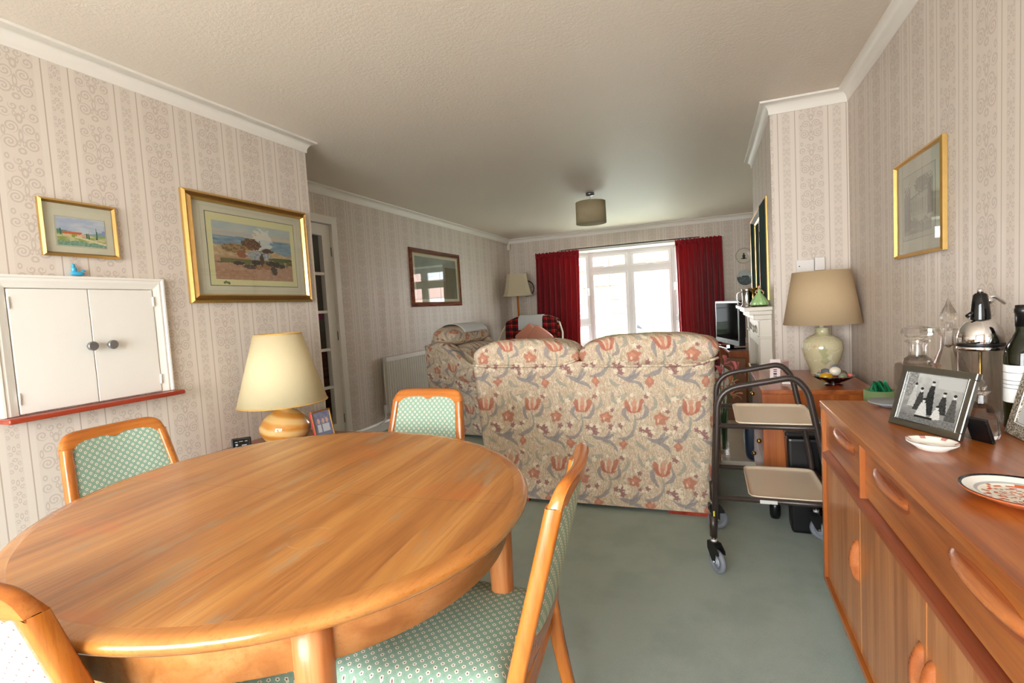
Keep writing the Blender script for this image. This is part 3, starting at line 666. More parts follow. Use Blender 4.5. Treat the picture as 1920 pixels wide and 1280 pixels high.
# ------------------------------------------------------------------ pictures
def frame_on_wall(name, label, cat, wallx, y0, y1, z0, z1, face, fw, mats, mount, win, fn, nx, ny, depth=.022, glassy=True, line=None, steps=2):
    """face=+1 looks to +x. frame of nested mitred strips; y0<y1"""
    r = thing(name, label, cat, (wallx, (y0+y1)/2, (z0+z1)/2)); W, Hh = (y1-y0)/2, (z1-z0)/2; s = face
    def ring(a, b_, d0, d1, m_, nm):
        bm = bmesh.new(); q = []
        for inset, dep in ((a, 0.001), (a, d0), (b_, d1), (b_, .001)):
            q.append([bm.verts.new((s*dep, yy*(W-inset), zz*(Hh-inset))) for yy, zz in ((-1, -1), (1, -1), (1, 1), (-1, 1))])
        for i in range(3):
            for k in range(4): bm.faces.new((q[i][k], q[i][(k+1) % 4], q[i+1][(k+1) % 4], q[i+1][k]))
        for k in range(4): bm.faces.new((q[3][k], q[3][(k+1) % 4], q[0][(k+1) % 4], q[0][k]))
        return obj(nm, bm, m_, r)
    for (a, b_, d0, d1, m_, nm) in mats: ring(a*fw, b_*fw, d0*depth, d1*depth, m_, nm)
    obj('mount', box(min(0, s*.006)+.001*s*(s > 0), max(0, s*.006)-.001*(s < 0), -W+fw*.8, W-fw*.8, -Hh+fw*.8, Hh-fw*.8), mount, r)
    iy0, iy1, iz0, iz1 = win  # picture window inset from outer edges (as fractions from left as seen, etc.)
    pw = (y1-y0)*(iy1-iy0); ph = (z1-z0)*(iz1-iz0)
    if s > 0: org = (s*.0075, -W+(y1-y0)*iy0, -Hh+(z1-z0)*iz0); ux = (0, 1, 0)
    else: org = (s*.0075, W-(y1-y0)*iy0, -Hh+(z1-z0)*iz0); ux = (0, -1, 0)
    painted('print', org, ux, (0, 0, 1), pw, ph, nx, ny, fn, r, thick=.001)
    if line:
        for (g_, lw, lm) in line:
            bm = bmesh.new(); a0 = -W+(y1-y0)*(iy0 if s > 0 else 1-iy1)-g_; a1 = -W+(y1-y0)*(iy1 if s > 0 else 1-iy0)+g_; c0 = -Hh+(z1-z0)*iz0-g_; c1 = -Hh+(z1-z0)*iz1+g_
            xs = sorted((s*.0058, s*.0068))
            for q in ((a0, a1, c0, c0+lw), (a0, a1, c1-lw, c1), (a0, a0+lw, c0, c1), (a1-lw, a1, c0, c1)): bx(bm, xs[0], xs[1], *q)
            obj('mount_line', bm, lm, r)
    if glassy:
        xs = sorted((s*(depth*.45), s*(depth*.45+.0012))); obj('glazing', box(xs[0], xs[1], -W+fw*.7, W-fw*.7, -Hh+fw*.7, Hh-fw*.7), 'picture_glass', r)
    return r
C = lambda r_, g, b_: (r_/255, g/255, b_/255)
def p_farm(u, v):
    n = fb(u*6, v*6, 1); n2 = fb(u*22, v*22, 3)
    sky = lerp(C(206, 210, 220), C(180, 188, 214), max(0, min(1, .5+2.2*fb(u*3, v*5, 9))))
    c = sky
    if v < .50+.05*math.sin(u*7+1)+.03*n: c = lerp(C(150, 170, 190), C(120, 150, 140), .5+n)
    if u < .28 and v < .58-.35*u+.03*n: c = C(96, 134, 110)
    if v < .42+.02*n: c = lerp(C(216, 204, 160), C(150, 166, 92), max(0, min(1, .5+2.5*fb(u*5, v*14, 5))))
    if v < .16+.1*fb(u*4, 0, 4): c = lerp(C(90, 140, 130), C(170, 190, 160), .5+n2*1.5)
    if .12 < u < .50 and .32 < v < .47: c = C(226, 198, 160)
    if .12 < u < .50 and .42+.02*n2 < v < .50: c = C(206, 104, 62)
    if .50 < u < .58 and .32 < v < .43: c = C(222, 170, 140)
    for cx, cw, a, b_ in ((.07, .016, .36, .60), (.60, .012, .30, .50), (.64, .014, .28, .50), (.81, .017, .28, .70)):
        if abs(u-cx) < cw*(1.1-(v-a)/(b_-a)*.6) and a < v < b_: c = C(46, 98, 88)
    if ((u-.34)/.06)**2+((v-.36)/.06)**2 < 1: c = C(140, 164, 60)
    if .86 < u and .5 < v < .62+.1*n2 and u > .93: c = C(140, 150, 200)
    if abs(v-(.32-.35*(u-.4))) < .03 and u > .35: c = C(232, 214, 180)
    return c
frame_on_wall('framed_watercolour', 'small gold framed watercolour of a farmhouse above the serving hatch', 'picture', XL, 1.197, 1.475, 1.466, 1.692, 1, .016,
    [(0, .55, .7, 1, 'gold_frame', 'frame'), (.55, 1, 1, .4, 'gold_dull', 'frame_slip')], 'mount_cream', (.20, .83, .20, .70), p_farm, 70, 46, line=[(.004, .0015, 'mount_grey')])
def p_coast(u, v):
    n = fb(u*5, v*5, 1); n2 = fb(u*18, v*18, 3); n3 = fb(u*40, v*40, 8)
    c = lerp(C(168, 182, 190), C(196, 196, 186), .5+n)
    if v < .86: c = lerp(C(206, 186, 160), C(176, 182, 190), .5+2*fb(u*4, v*12, 2))
    if v < .76+.02*n: c = lerp(C(108, 134, 156), C(150, 168, 180), .5+1.6*fb(u*6, v*24, 4))
    shore = .60-.18*max(0, u-.45)+.05*n
    if v < shore-.02*math.sin(u*30)*.5: c = lerp(C(176, 146, 112), C(206, 180, 140), .5+n2*1.6)
    if v < .36+.06*n2+.05*(u < .4): c = lerp(C(166, 126, 102), C(192, 154, 130), .5+n2)
    if .30+.06*n2 < v < .37 and n > -.1: c = C(110, 108, 66)
    def e(cx, cy, rx, ry): return ((u-cx)/rx)**2+((v-cy)/ry)**2 < 1+1.4*n2
    if ((u-.60)/.13)**2+((v-.74)/.2)**2 < 1+1.8*n2: c = lerp(c, C(226, 222, 214), .75)
    if e(.46, .65, .13, .10): c = C(96, 68, 50) if n3 < .05 else C(134, 92, 66)
    if e(.24, .56, .16, .08): c = C(120, 92, 62) if n2 < 0 else C(160, 128, 88)
    if e(.33, .46, .07, .06): c = C(150, 92, 62)
    if e(.55, .46, .16, .09): c = lerp(C(196, 200, 206), C(120, 122, 126), .5+n3*1.5)
    if e(.66, .56, .08, .04): c = C(92, 66, 52)
    if e(.86, .40, .18, .04): c = C(92, 98, 58)
    for cx, cy, rx, ry, q in ((.28, .30, .07, .035, 0), (.42, .25, .10, .04, 1), (.50, .33, .06, .05, 0), (.58, .38, .03, .12, 1), (.64, .27, .05, .06, 2), (.72, .33, .09, .05, 0), (.73, .20, .05, .08, 1), (.82, .29, .08, .04, 0), (.53, .24, .04, .04, 2)):
        if e(cx, cy, rx, ry): c = (C(66, 56, 52), C(88, 72, 62), C(160, 116, 76))[q]
    if n3 > .28 and v < .35: c = lerp(c, C(230, 226, 216), .4)
    return c
def p_coast2(u, v):
    if .05 < u < .945 and .08 < v < .895: return p_coast((u-.05)/.895, (v-.08)/.815)
    for a_, b_, q in ((.135, .035, .012), (.150, .045, .016), (.168, .038, .014), (.182, .030, .010)):
        if ((u-a_)/q)**2+((v-b_)/.018)**2 < 1: return C(112, 118, 84)
    return C(224, 216, 168)
frame_on_wall('framed_seascape', 'large gold framed print of seals on a rocky shore above the cream lamp', 'picture', XL, 1.783, 2.612, 1.272, 1.842, 1, .046,
    [(0, .28, .55, .9, 'gold_frame', 'frame'), (.28, .48, .9, .55, 'gold_dull', 'frame_hollow'), (.48, .82, .6, 1, 'gold_dull', 'frame_hollow'), (.82, 1, 1, .4, 'gold_frame', 'frame_slip')],
    'mount_cream', (.150, .868, .165, .835), p_coast2, 150, 96, .03, line=[(.003, .003, 'slate_dark'), (.030, .001, 'mount_grey')])
def p_field(u, v):
    n = fb(u*4, v*4, 2); c = lerp(C(120, 132, 120), C(150, 158, 140), .5+n)
    if v < .45+.1*n: c = lerp(C(112, 112, 74), C(140, 128, 84), .5+n)
    if u > .7 and v < .8: c = C(96, 100, 60)
    return c
frame_on_wall('framed_landscape', 'mahogany framed landscape print with window reflections above the radiator', 'picture', XF, 4.92, 6.14, 1.237, 1.908, 1, .055,
    [(0, .6, .6, 1, 'frame_mahogany', 'frame'), (.6, .85, .9, .6, 'frame_mahogany', 'frame_step'), (.85, 1, .6, .4, 'gold_dull', 'frame_slip')], 'mount_cream', (.09, .91, .13, .87), p_field, 60, 40, .03)
def p_etch(u, v):
    n = fb(u*6, v*6, 2); n2 = fb(u*26, v*26, 6); c = lerp(C(182, 178, 160), C(170, 166, 150), .5+n)
    dk = 0
    if ((u-.62)/.22)**2+((v-.80)/.13)**2 < 1+2*n2: dk = .55
    if u > .78 and .30 < v < .85+n2*.3: dk = .55
    if u < .26 and .12 < v < .78+n2*.4: dk = .6
    if v < .30+.2*n and u < .9: dk = max(dk, .35+.4*n2)
    if .25 < u < .80 and .34 < v < .62+.10*(u-.25): dk = .12+(.25 if (u*14) % 1 < .35 and .40 < v < .56 else 0)
    if abs(v-(.62+.12*(u-.25))) < .015 and .25 < u < .82: dk = .5
    if v > .9 or v < .06 or u < .05 or u > .95: dk = 0
    return lerp(c, C(62, 58, 54), max(0, min(1, dk+.25*n2*(dk > .05))))
frame_on_wall('framed_etching', 'thin gold framed etching of a house among trees on the right wall', 'picture', XR, 2.235, 2.735, 1.270, 1.671, -1, .016,
    [(0, .6, .8, 1, 'gold_frame', 'frame'), (.6, 1, 1, .4, 'gold_frame', 'frame_slip')], 'mount_grey', (.17, .82, .18, .82), p_etch, 70, 80, .02, line=[(.004, .0015, 'slate_dark')])
# overmantel mirror
r = thing('wall_mirror', 'mirror in dark green and gold frame hanging over the mantelpiece', 'mirror', (XB, 4.27, 1.455)); W, Hh = .455, .345
def ring2(nm, a, b_, d0, d1, m_):
    bm = bmesh.new(); q = []
    for inset, dep in ((a, .001), (a, d0), (b_, d1), (b_, .001)): q.append([bm.verts.new((-dep, yy*(W-inset), zz*(Hh-inset))) for yy, zz in ((-1, -1), (1, -1), (1, 1), (-1, 1))])
    for i in range(3):
        for k in range(4): bm.faces.new((q[i][k], q[i][(k+1) % 4], q[i+1][(k+1) % 4], q[i+1][k]))
    obj(nm, bm, m_, r)
ring2('frame_edge', 0, .010, .010, .014, 'gold_frame'); ring2('frame', .010, .055, .014, .046, 'frame_teal'); ring2('frame_bead', .055, .066, .046, .044, 'gold_frame'); ring2('frame_slope', .066, .085, .044, .022, 'frame_teal'); ring2('frame_slip', .085, .098, .022, .016, 'gold_frame')
obj('mirror_glass', box(-.014, -.008, -W+.085, W-.085, -Hh+.085, Hh-.085), 'mirror', r)
# wall plates
def plate(name, label, x, y, z, R_, fn, ry=1):
    r = thing(name, label, 'plate', (x, y, z)); b = bmesh.new(); lay = None
    lathe(b, [(0, .012), (R_*.62, .012), (R_, .002), (R_*1.0, -.001), (R_*.6, .006), (0, .006)][::-1], 40)
    bmesh.ops.transform(b, matrix=Matrix.Rotation(PI/2, 4, 'X'), verts=b.verts)
    for v in b.verts: v.co.y = -(.018+ .0) + (v.co.y+.012)*1.0
    lay = b.loops.layers.float_color.new('Col')
    for f in b.faces:
        c = f.calc_center_median(); cc = lin(fn(c.x/R_, c.z/R_))
        for l in f.loops: l[lay] = cc
    obj('plate_body', b, 'glazed', r)
    return r
def pl1(u, v):
    return C(60, 52, 50) if (abs(u) < .16 and -.3 < v < .1) or (abs(u) < .09 and .1 <= v < .35) or (abs(u) < .34 and -.42 < v < -.3) else (C(170, 160, 140) if math.hypot(u, v) > .93 else C(208, 200, 184))
def disc_plate(name, label, x, y, z, R_, fn, axis='y'):
    """plate hung on a wall or lying flat, with painted rings"""
    bm = bmesh.new(); lay = bm.loops.layers.float_color.new('Col'); nr, ns = 16, 48; g = []
    def dep(q): return .004 if q < .6 else .004+(q-.6)/.4*.012
    for j in range(nr+1):
        q = j/nr; g.append([bm.verts.new((R_*q*math.cos(2*PI*i/ns), dep(q), R_*q*math.sin(2*PI*i/ns))) for i in range(ns)] if j else [bm.verts.new((0, .004, 0))])
    bk = [bm.verts.new((R_*.55*math.cos(2*PI*i/ns), .0, R_*.55*math.sin(2*PI*i/ns))) for i in range(ns)]
    for j in range(nr):
        for i in range(ns):
            k = (i+1) % ns; f = bm.faces.new((g[0][0], g[1][i], g[1][k]) if j == 0 else (g[j][i], g[j+1][i], g[j+1][k], g[j][k])); f.smooth = True
            th = 2*PI*(i+.5)/ns; q = (j+.5)/nr; cc = lin(fn(q*math.cos(th), q*math.sin(th)))
            for l in f.loops: l[lay] = cc
    for i in range(ns):
        k = (i+1) % ns; f = bm.faces.new((g[nr][i], g[nr][k], bk[k], bk[i]));
        for l in f.loops: l[lay] = lin(C(200, 190, 175))
    bm.faces.new(bk)
    return bm
def hang(bm): bmesh.ops.transform(bm, matrix=Matrix.Scale(-1, 4, (0, 1, 0)), verts=bm.verts); return bm
b = hang(disc_plate('', '', 0, 0, 0, .108, pl1)); tag(obj('wall_plate', b, 'glazed', loc=(.475, YF-.002, 1.715)), 'white wall plate with a dark crest hanging right of the curtain', 'plate')
def pl2(u, v):
    n = fb(u*4, v*4, 2); c = C(182, 190, 190) if v > .15 else lerp(C(58, 74, 80), C(110, 124, 126), .5+n)
    if abs(v-.2) < .05+.1*abs(n) and abs(u) < .4: c = C(50, 58, 60)
    return c
b = hang(disc_plate('', '', 0, 0, 0, .108, pl2)); tag(obj('wall_plate', b, 'glazed', loc=(.485, YF-.002, 1.405)), 'blue-grey seascape plate hanging below the white crest plate', 'plate')
def pl3(u, v):
    q = math.hypot(u, v); return C(58, 60, 78) if q > .88 else (C(200, 180, 178) if math.sin(math.atan2(v, u)*6) > .3 and q > .5 else C(206, 200, 190))
b = hang(disc_plate('', '', 0, 0, 0, .135, pl3)); tag(obj('wall_plate', b, 'glazed', loc=(-2.83, YF-.002, 1.475)), 'dark rimmed wall plate half hidden behind the floor lamp', 'plate')
b = bmesh.new(); bx(b, XF+.005, XF+.055, YF-.09, YF-.04, 2.13, 2.20, bev=.006); bx(b, XF+.015, XF+.06, YF-.085, YF-.05, 2.20, 2.225); tag(obj('alarm_sensor', b, 'ivory_plastic'), 'small ivory alarm sensor high in the far left corner', 'sensor')
# socket cover / heating control on chimney breast
r = thing('thermostat', 'white heating control box on the wall above the tan lamp', 'thermostat', (.575, Y2, 1.31)); obj('casing', box(-.075, .02, -.018, -.001, -.04, .035, bev=.003), 'white_upvc', r); obj('side_cover', box(.022, .075, -.028, -.001, -.035, .045, bev=.003), 'white_upvc', r)
b = bmesh.new(); bx(b, -.062, -.056, -.020, -.017, -.006, 0); obj('indicator', b, 'black_plastic', r)

# ------------------------------------------------------------------ serving hatch
r = thing('serving_hatch', 'white two-door serving hatch with red wooden sill in left wall', 'hatch', (XL, 1.333, 0))
def trimbar(bm, a, b_, nrm_in, w_=.055):
    pass
bm = bmesh.new(); prof = [(0, .024), (.008, .024), (.012, .018), (.022, .020), (.034, .016), (.048, .012), (.052, 0)]
O = [(-.315, .86), (-.315, 1.385), (.315, 1.385), (.315, .86)]; cx, cz = 0, 1.1
rings = []
for (yy, zz) in O:
    sy_ = 1 if yy > 0 else -1; rings.append([bm.verts.new((dx+.001, yy-sy_*ins, zz-(ins if zz > 1 else 0))) for ins, dx in [(0, 0)]+prof])
for i in range(3):
    for k in range(len(prof)): bm.faces.new((rings[i][k], rings[i][k+1], rings[i+1][k+1], rings[i+1][k]))
obj('architrave', bm, 'white_gloss', r)
for y0, y1, ky in ((-.262, -.0015, -.018), (.0015, .262, .058)):
    dd = obj('hatch_door', box(.004, .016, y0, y1, .863, 1.333, bev=.002), 'white_gloss', r)
    kb = bmesh.new(); lathe(kb, [(0, 0), (.008, 0), (.008, .018), (.019, .022), (.019, .034), (.017, .036), (0, .036)], 20); bmesh.ops.transform(kb, matrix=Matrix.Translation((.016, ky, 1.098)) @ Matrix.Rotation(PI/2, 4, 'Y'), verts=kb.verts); obj('knob', kb, 'steel_grey', dd, smooth=40)
    hy = y0 if y0 < -.1 else y1
    for z in (.92, 1.28): hb = bmesh.new(); tube(hb, [(.018, hy, z-.022), (.018, hy, z+.022)], .004, 8); obj('hinge', hb, 'white_gloss', dd)
b = bmesh.new(); bx(b, .001, .075, -.325, .335, .838, .858, bev=.008, seg=3); obj('sill', b, 'mahogany_red', r)
r = thing('glass_ornament', 'small blue glass ornament standing on the hatch frame', 'ornament', (XL+.014, 1.305, 1.387))
b = bmesh.new(); sellip(b, (0, 0, .010), (.010, .026, .010), 1, 1, 16, 8); sellip(b, (0, -.010, .026), (.007, .010, .012), 1, 1, 12, 8); sellip(b, (0, -.012, .042), (.006, .007, .008), 1, 1, 12, 8); tube(b, [(0, .012, .012), (0, .024, .024), (0, .030, .022)], [.006, .005, .002], 8); obj('glass_bird', b, 'blue_glass', r)

# ------------------------------------------------------------------ radiator
r = thing('radiator', 'white ribbed panel radiator below the mahogany framed picture', 'radiator', (XF, 0, 0)); y0, y1, z0, z1 = 4.26, 5.5, .165, .735
bm = bmesh.new(); n = 28; prof = []
for i in range(n*4+1):
    y = y0+(y1-y0)*i/(n*4); k = i % 4; prof.append((y, .078 if k in (0, 3) else .036))
lo = [bm.verts.new((x, y, z0+.02)) for y, x in prof]; hi = [bm.verts.new((x, y, z1-.03)) for y, x in prof]
for i in range(len(prof)-1): bm.faces.new((lo[i], lo[i+1], hi[i+1], hi[i]))
bx(bm, .035, .060, y0, y1, z0, z1-.01); bx(bm, .058, .080, y0, y1, z0, z0+.03, bev=.006); obj('panel', bm, 'radiator_white', r)
obj('top_grille', box(.03, .082, y0-.004, y1+.004, z1-.045, z1, bev=.006), 'radiator_white', r)
obj('side_cover', box(.03, .082, y0-.005, y0+.003, z0+.01, z1), 'radiator_white', r)
b = bmesh.new(); tube(b, smooth_path([(.055, y0-.02, .72), (.055, y0-.02, .19)], .01), .007, 8); tube(b, smooth_path([(.055, y0+.01, .20), (.055, y0-.045, .20), (.055, y0-.045, .11), (.03, y0-.12, .075)], .04), .008, 8); obj('pipe', b, 'white_gloss', r)
b = bmesh.new(); lathe(b, [(0, .17), (.016, .17), (.019, .20), (.019, .24), (.015, .262), (0, .262)], 16, (.055, y0-.045, 0)); obj('valve', b, 'white_upvc', r, smooth=40)

# ------------------------------------------------------------------ dining table
TC = Vector((-1.0125, .990)); TA, TB, TR = .643, .571, math.radians(148.3)
def ell(a, b_, n=96, rot=TR): return [(a*math.cos(t)*math.cos(rot)-b_*math.sin(t)*math.sin(rot), a*math.cos(t)*math.sin(rot)+b_*math.sin(t)*math.cos(rot)) for t in [2*PI*k/n for k in range(n)]]
r = thing('dining_table', 'oval teak dining table with scuffed veneer top', 'table', (TC.x, TC.y, 0))
def rings_mesh(bm, spec, cap0=True, cap1=True, mi=None):
    R_ = [[bm.verts.new((x, y, z)) for x, y in ell(TA-ins, TB-ins)] for ins, z in spec]
    for i in range(len(R_)-1):
        for k in range(96): f = bm.faces.new((R_[i][k], R_[i][(k+1) % 96], R_[i+1][(k+1) % 96], R_[i+1][k])); f.smooth = True
    if cap0: bm.faces.new(R_[0][::-1])
    if cap1: bm.faces.new(R_[-1])
bm = bmesh.new(); rings_mesh(bm, [(.034, .7185), (.034, .7200)]); obj('veneer_panel', bm, 'table_top', r)
bm = bmesh.new(); rings_mesh(bm, [(.045, .688), (.020, .688), (.008, .693), (.002, .701), (0, .708), (.003, .714), (.010, .7185), (.020, .7199), (.0342, .7199)], True, True); obj('rim', bm, 'table_edge_wood', r)
bm = bmesh.new(); rings_mesh(bm, [(.055, .688), (.055, .612), (.075, .612), (.075, .688)], False, False); obj('apron', bm, 'apron_wood', r)
for ang in (-44, 15, 128, 205):
    a = math.radians(ang); dx, dy = math.cos(a), math.sin(a); k = None
    # radius of apron in that direction
    ca, sa = math.cos(a-TR), math.sin(a-TR); R_ = 1/math.sqrt((ca/(TA-.062))**2+(sa/(TB-.062))**2)-(.016 if ang == 15 else 0)
    bm = bmesh.new(); top = Vector((dx*R_, dy*R_, .692)); bot = Vector((dx*(R_-.0), dy*(R_-.0), 0))
    tube(bm, [top.lerp(bot, q) for q in (0, .12, .3, .6, .85, 1)], [.031, .031, .029, .026, .022, .019], 20); obj('leg', bm, 'leg_wood_z', r)

# ------------------------------------------------------------------ dining chairs (local: seat centre at origin, front +y)
def make_chair(label):
    r = thing('dining_chair', label, 'chair', group='teak dining chairs around the oval table')
    # frame side: stiles leaning back. back plane: y=-.20 at z=.44 to y=-.295 at z=.80
    def sy_(z): return -.200-.262*(z-.44) if z > .44 else -.200+.10*(z-.44)**2*0+(-.18)*((.44-z)/.44)**1.5*.45
    def hw(z): return .183-.105*max(0, z-.45)
    for s in (-1, 1):
        bm = bmesh.new(); zs = [0, .1, .2, .3, .40, .47, .56, .66, .785]; ring = []
        for z in zs:
            w_ = .0145 if z > .3 else .0145-.003*(1-z/.3); d_ = .0165 if z > .3 else .0165-.003*(1-z/.3); x = s*hw(z); y = sy_(z)
            c = .005; ring.append([bm.verts.new((x+a, y+b_, z)) for a, b_ in ((-w_+c, -d_), (w_-c, -d_), (w_, -d_+c), (w_, d_-c), (w_-c, d_), (-w_+c, d_), (-w_, d_-c), (-w_, -d_+c))])
        for i in range(len(zs)-1):
            for k in range(8): bm.faces.new((ring[i][k], ring[i][(k+1) % 8], ring[i+1][(k+1) % 8], ring[i+1][k]))
        bm.faces.new(ring[0][::-1]); bm.faces.new(ring[-1]); obj('rear_leg', bm, 'chair_wood_z', r, smooth=50)
        bm = bmesh.new(); tube(bm, [(s*.185, .185, .40), (s*.187, .187, .30), (s*.190, .190, .0)], [.021, .020, .014], 16); obj('front_leg', bm, 'chair_wood_z', r)
    # crest rail: outer arch and cupid's bow beneath, slightly curved in plan
    n = 40; bm = bmesh.new(); R_ = []
    for i in range(n+1):
        t = -1+2*i/n; x = t*(hw(.785)+.0145); e = abs(t)
        top = .7855+.0475*(1-max(0, (e-.62)/.38)**2.6)**.5 if e < .999 else .7862
        ti = abs(x)/.134
        low = .766+.037*(1-ti**5)**.5-.011*math.exp(-(x/.018)**2) if ti < 1 else .785
        y = sy_((top+low)/2)-.018*(1-e*e)
        th = .0150
        ytop = sy_(top)-.018*(1-e*e); ylow = sy_(low)-.018*(1-e*e)
        R_.append([bm.verts.new(p) for p in ((x, ylow+th, low), (x, ytop+th*.8, top-.006), (x, ytop+th*.3, top), (x, ytop-th*.3, top), (x, ytop-th*.8, top-.006), (x, ylow-th, low))])
    for i in range(n):
        for k in range(6): bm.faces.new((R_[i][k], R_[i][(k+1) % 6], R_[i+1][(k+1) % 6], R_[i+1][k]))
    bm.faces.new(R_[0][::-1]); bm.faces.new(R_[-1]); obj('crest_rail', bm, 'chair_wood_x', r, smooth=40)
    # lower back rail
    bm = bmesh.new(); R_ = []
    for i in range(21):
        t = -1+2*i/20; x = t*.178; y = sy_(.50)-.014*(1-t*t); zt = .515+.035*t*t*t*t
        R_.append([bm.verts.new(p) for p in ((x, y+.012, .478), (x, y+.012-.006, zt), (x, y-.012-.006, zt), (x, y-.012, .478))])
    for i in range(20):
        for k in range(4): bm.faces.new((R_[i][k], R_[i][(k+1) % 4], R_[i+1][(k+1) % 4], R_[i+1][k]))
    bm.faces.new(R_[0][::-1]); bm.faces.new(R_[-1]); obj('lower_rail', bm, 'chair_wood_x', r)
    # upholstered back panel
    bm = bmesh.new(); nx, nz = 20, 20; F, B = [], []
    for j in range(nz+1):
        v = j/nz; fr_, bk = [], []
        for i in range(nx+1):
            t = -1+2*i/nx; z = .50+(.795-.50)*v; wd = hw(z)-.010; e = abs(t)
            zt = .806-.010*math.exp(-(t*.14/.018)**2)-.035*max(0, e-.78)/.22; z = .50+.022*max(0, e-.4)**2+(zt-.50)*v
            x = t*(wd); bul = (1-t**6)*(1-(2*v-1)**6)*.006
            y = sy_(z)-.016*(1-t*t); fr_.append(bm.verts.new((x, y+.009+bul, z))); bk.append(bm.verts.new((x, y-.009-bul, z)))
        F.append(fr_); B.append(bk)
    for j in range(nz):
        for i in range(nx): bm.faces.new((F[j][i], F[j][i+1], F[j+1][i+1], F[j+1][i])); bm.faces.new((B[j][i+1], B[j][i], B[j+1][i], B[j+1][i+1]))
    for i in range(nx): bm.faces.new((F[0][i+1], F[0][i], B[0][i], B[0][i+1])); bm.faces.new((F[nz][i], F[nz][i+1], B[nz][i+1], B[nz][i]))
    for j in range(nz): bm.faces.new((F[j][0], F[j+1][0], B[j+1][0], B[j][0])); bm.faces.new((F[j+1][nx], F[j][nx], B[j][nx], B[j+1][nx]))
    obj('backrest', bm, 'back_fabric', r, smooth=50)
    # seat
    bm = bmesh.new(); poly = lambda w1, w2, a, b_: [(-w1, a), (w1, a), (w2, b_), (-w2, b_)]
    def srow(k, z): return k
    def edge(ins, z):
        p = []; c = .035
        W2, W1, y0_, y1_ = .215-ins, .172-ins, -.175+ins, .215-ins
        q = [(-W1, y0_), (W1, y0_), (W2, y1_), (-W2, y1_)]; P = smooth_path([(0, y0_, 0)]+[(a, b_, 0) for a, b_ in q[1:]]+[(-W2, y1_, 0), (-W1, y0_, 0), (0, y0_, 0)][0:0]+[(-W2, y1_, 0), (-W1, y0_, 0), (0.0, y0_, 0)], .04, 5)
        return [bm.verts.new((v.x, v.y, z)) for v in P[:-1]]
    rr = [edge(.006, .395), edge(.0, .405), edge(.0, .425), edge(.008, .440), edge(.03, .450), edge(.08, .455)]; N = len(rr[0])
    for i in range(len(rr)-1):
        for k in range(N): bm.faces.new((rr[i][k], rr[i][(k+1) % N], rr[i+1][(k+1) % N], rr[i+1][k]))
    bm.faces.new(rr[0][::-1]); bm.faces.new(rr[-1]); obj('seat', bm, 'seat_fabric', r, smooth=60)
    bm = bmesh.new(); bx(bm, -.17, .17, .178, .198, .345, .394); bx(bm, -.165, .165, -.205, -.185, .345, .394)
    for s in (-1, 1): prism(bm, [(s*.178-.010, -.19), (s*.178+.010, -.19), (s*.186+.010, .19), (s*.186-.010, .19)], .049, z=.345)
    obj('seat_frame', bm, 'chair_wood_x', r); return r
ch = make_chair('teak dining chair seen edge-on at the right of the oval table, seat exposed')
ch.location = (-.580, .980, 0); ch.rotation_euler = (0, 0, PI/2+.11)
dup(ch, (-1.115, 1.545, 0), PI+.02, 'teak dining chair at the far side of the table in front of the floral settee')
dup(ch, (-1.635, 1.100, 0), -PI/2-.02, 'teak dining chair standing against the wall side below the serving hatch')
dup(ch, (-1.000, .655, 0), .0, 'teak dining chair cropped at the bottom left corner, seen from behind')

# ------------------------------------------------------------------ settee
def piping(bm, pts, rad=.006): tube(bm, pts, rad, 8)
r = thing('settee', 'two-seat floral settee seen from behind, between dining table and window', 'sofa', (-.64, 2.745, 0))
# back panel, slightly tapering to the floor on the left, leaning towards the viewer at the top
bm = bmesh.new(); nx, nz = 40, 30; F = []
def bk_x0(z): return -.655-.055*min(1, z/.8)**.8
def bk_x1(z): return .632+.022*min(1, z/.8)
grid = []
for j in range(nz+1):
    z = .025+(.84-.025)*j/nz; row = []
    for i in range(nx+1):
        u = i/nx; x = bk_x0(z)+(bk_x1(z)-bk_x0(z))*u
        e = min(u, 1-u)*1.32; rnd = .03*(1-min(1, e/.04))**2
        y = -.012*math.sin(u*PI)-.028*z/.84*1.0+rnd+.003*fb(x*5, z*5, 3)
        row.append(bm.verts.new((x, y+.02, z)))
    grid.append(row)
for j in range(nz):
    for i in range(nx): bm.faces.new((grid[j][i], grid[j][i+1], grid[j+1][i+1], grid[j+1][i]))
bk = [[bm.verts.new((bk_x0(z), .20, z)), bm.verts.new((bk_x1(z), .20, z))] for z in [.025+(.84-.025)*j/nz for j in range(nz+1)]]
for j in range(nz):
    bm.faces.new((bk[j][0], grid[j][0], grid[j+1][0], bk[j+1][0])); bm.faces.new((grid[j][nx], bk[j][1], bk[j+1][1], grid[j+1][nx])); bm.faces.new((bk[j][1], bk[j][0], bk[j+1][0], bk[j+1][1]))
bm.faces.new([grid[nz][i] for i in range(nx+1)]+[bk[nz][1], bk[nz][0]]); bm.faces.new([bk[0][0], bk[0][1]]+[grid[0][i] for i in range(nx, -1, -1)])
obj('back_panel', bm, 'sofa_floral', r, smooth=50)
def head_cushion(x0, x1, zt, lean):
    bm = bmesh.new()
    def fn(p):
        q = p.copy(); t = p.x/((x1-x0)/2)
        q.z += -.018*abs(t)**3*(1 if p.z > 0 else -.4); q.z += lean*t
        q += Vector((0, 0, .006))*fb((p.x+x0)*6, p.y*8, p.z*8)*3; return q
    sellip(bm, ((x0+x1)/2, .075, zt-.092), ((x1-x0)/2, .105, .092), .62, .30, 56, 26, fn=fn); o = obj('head_cushion', bm, 'sofa_floral', r, smooth=True)
    return o
c1 = head_cushion(-.700, -.040, .968, -.003); c2 = head_cushion(-.050, .680, .980, .008)
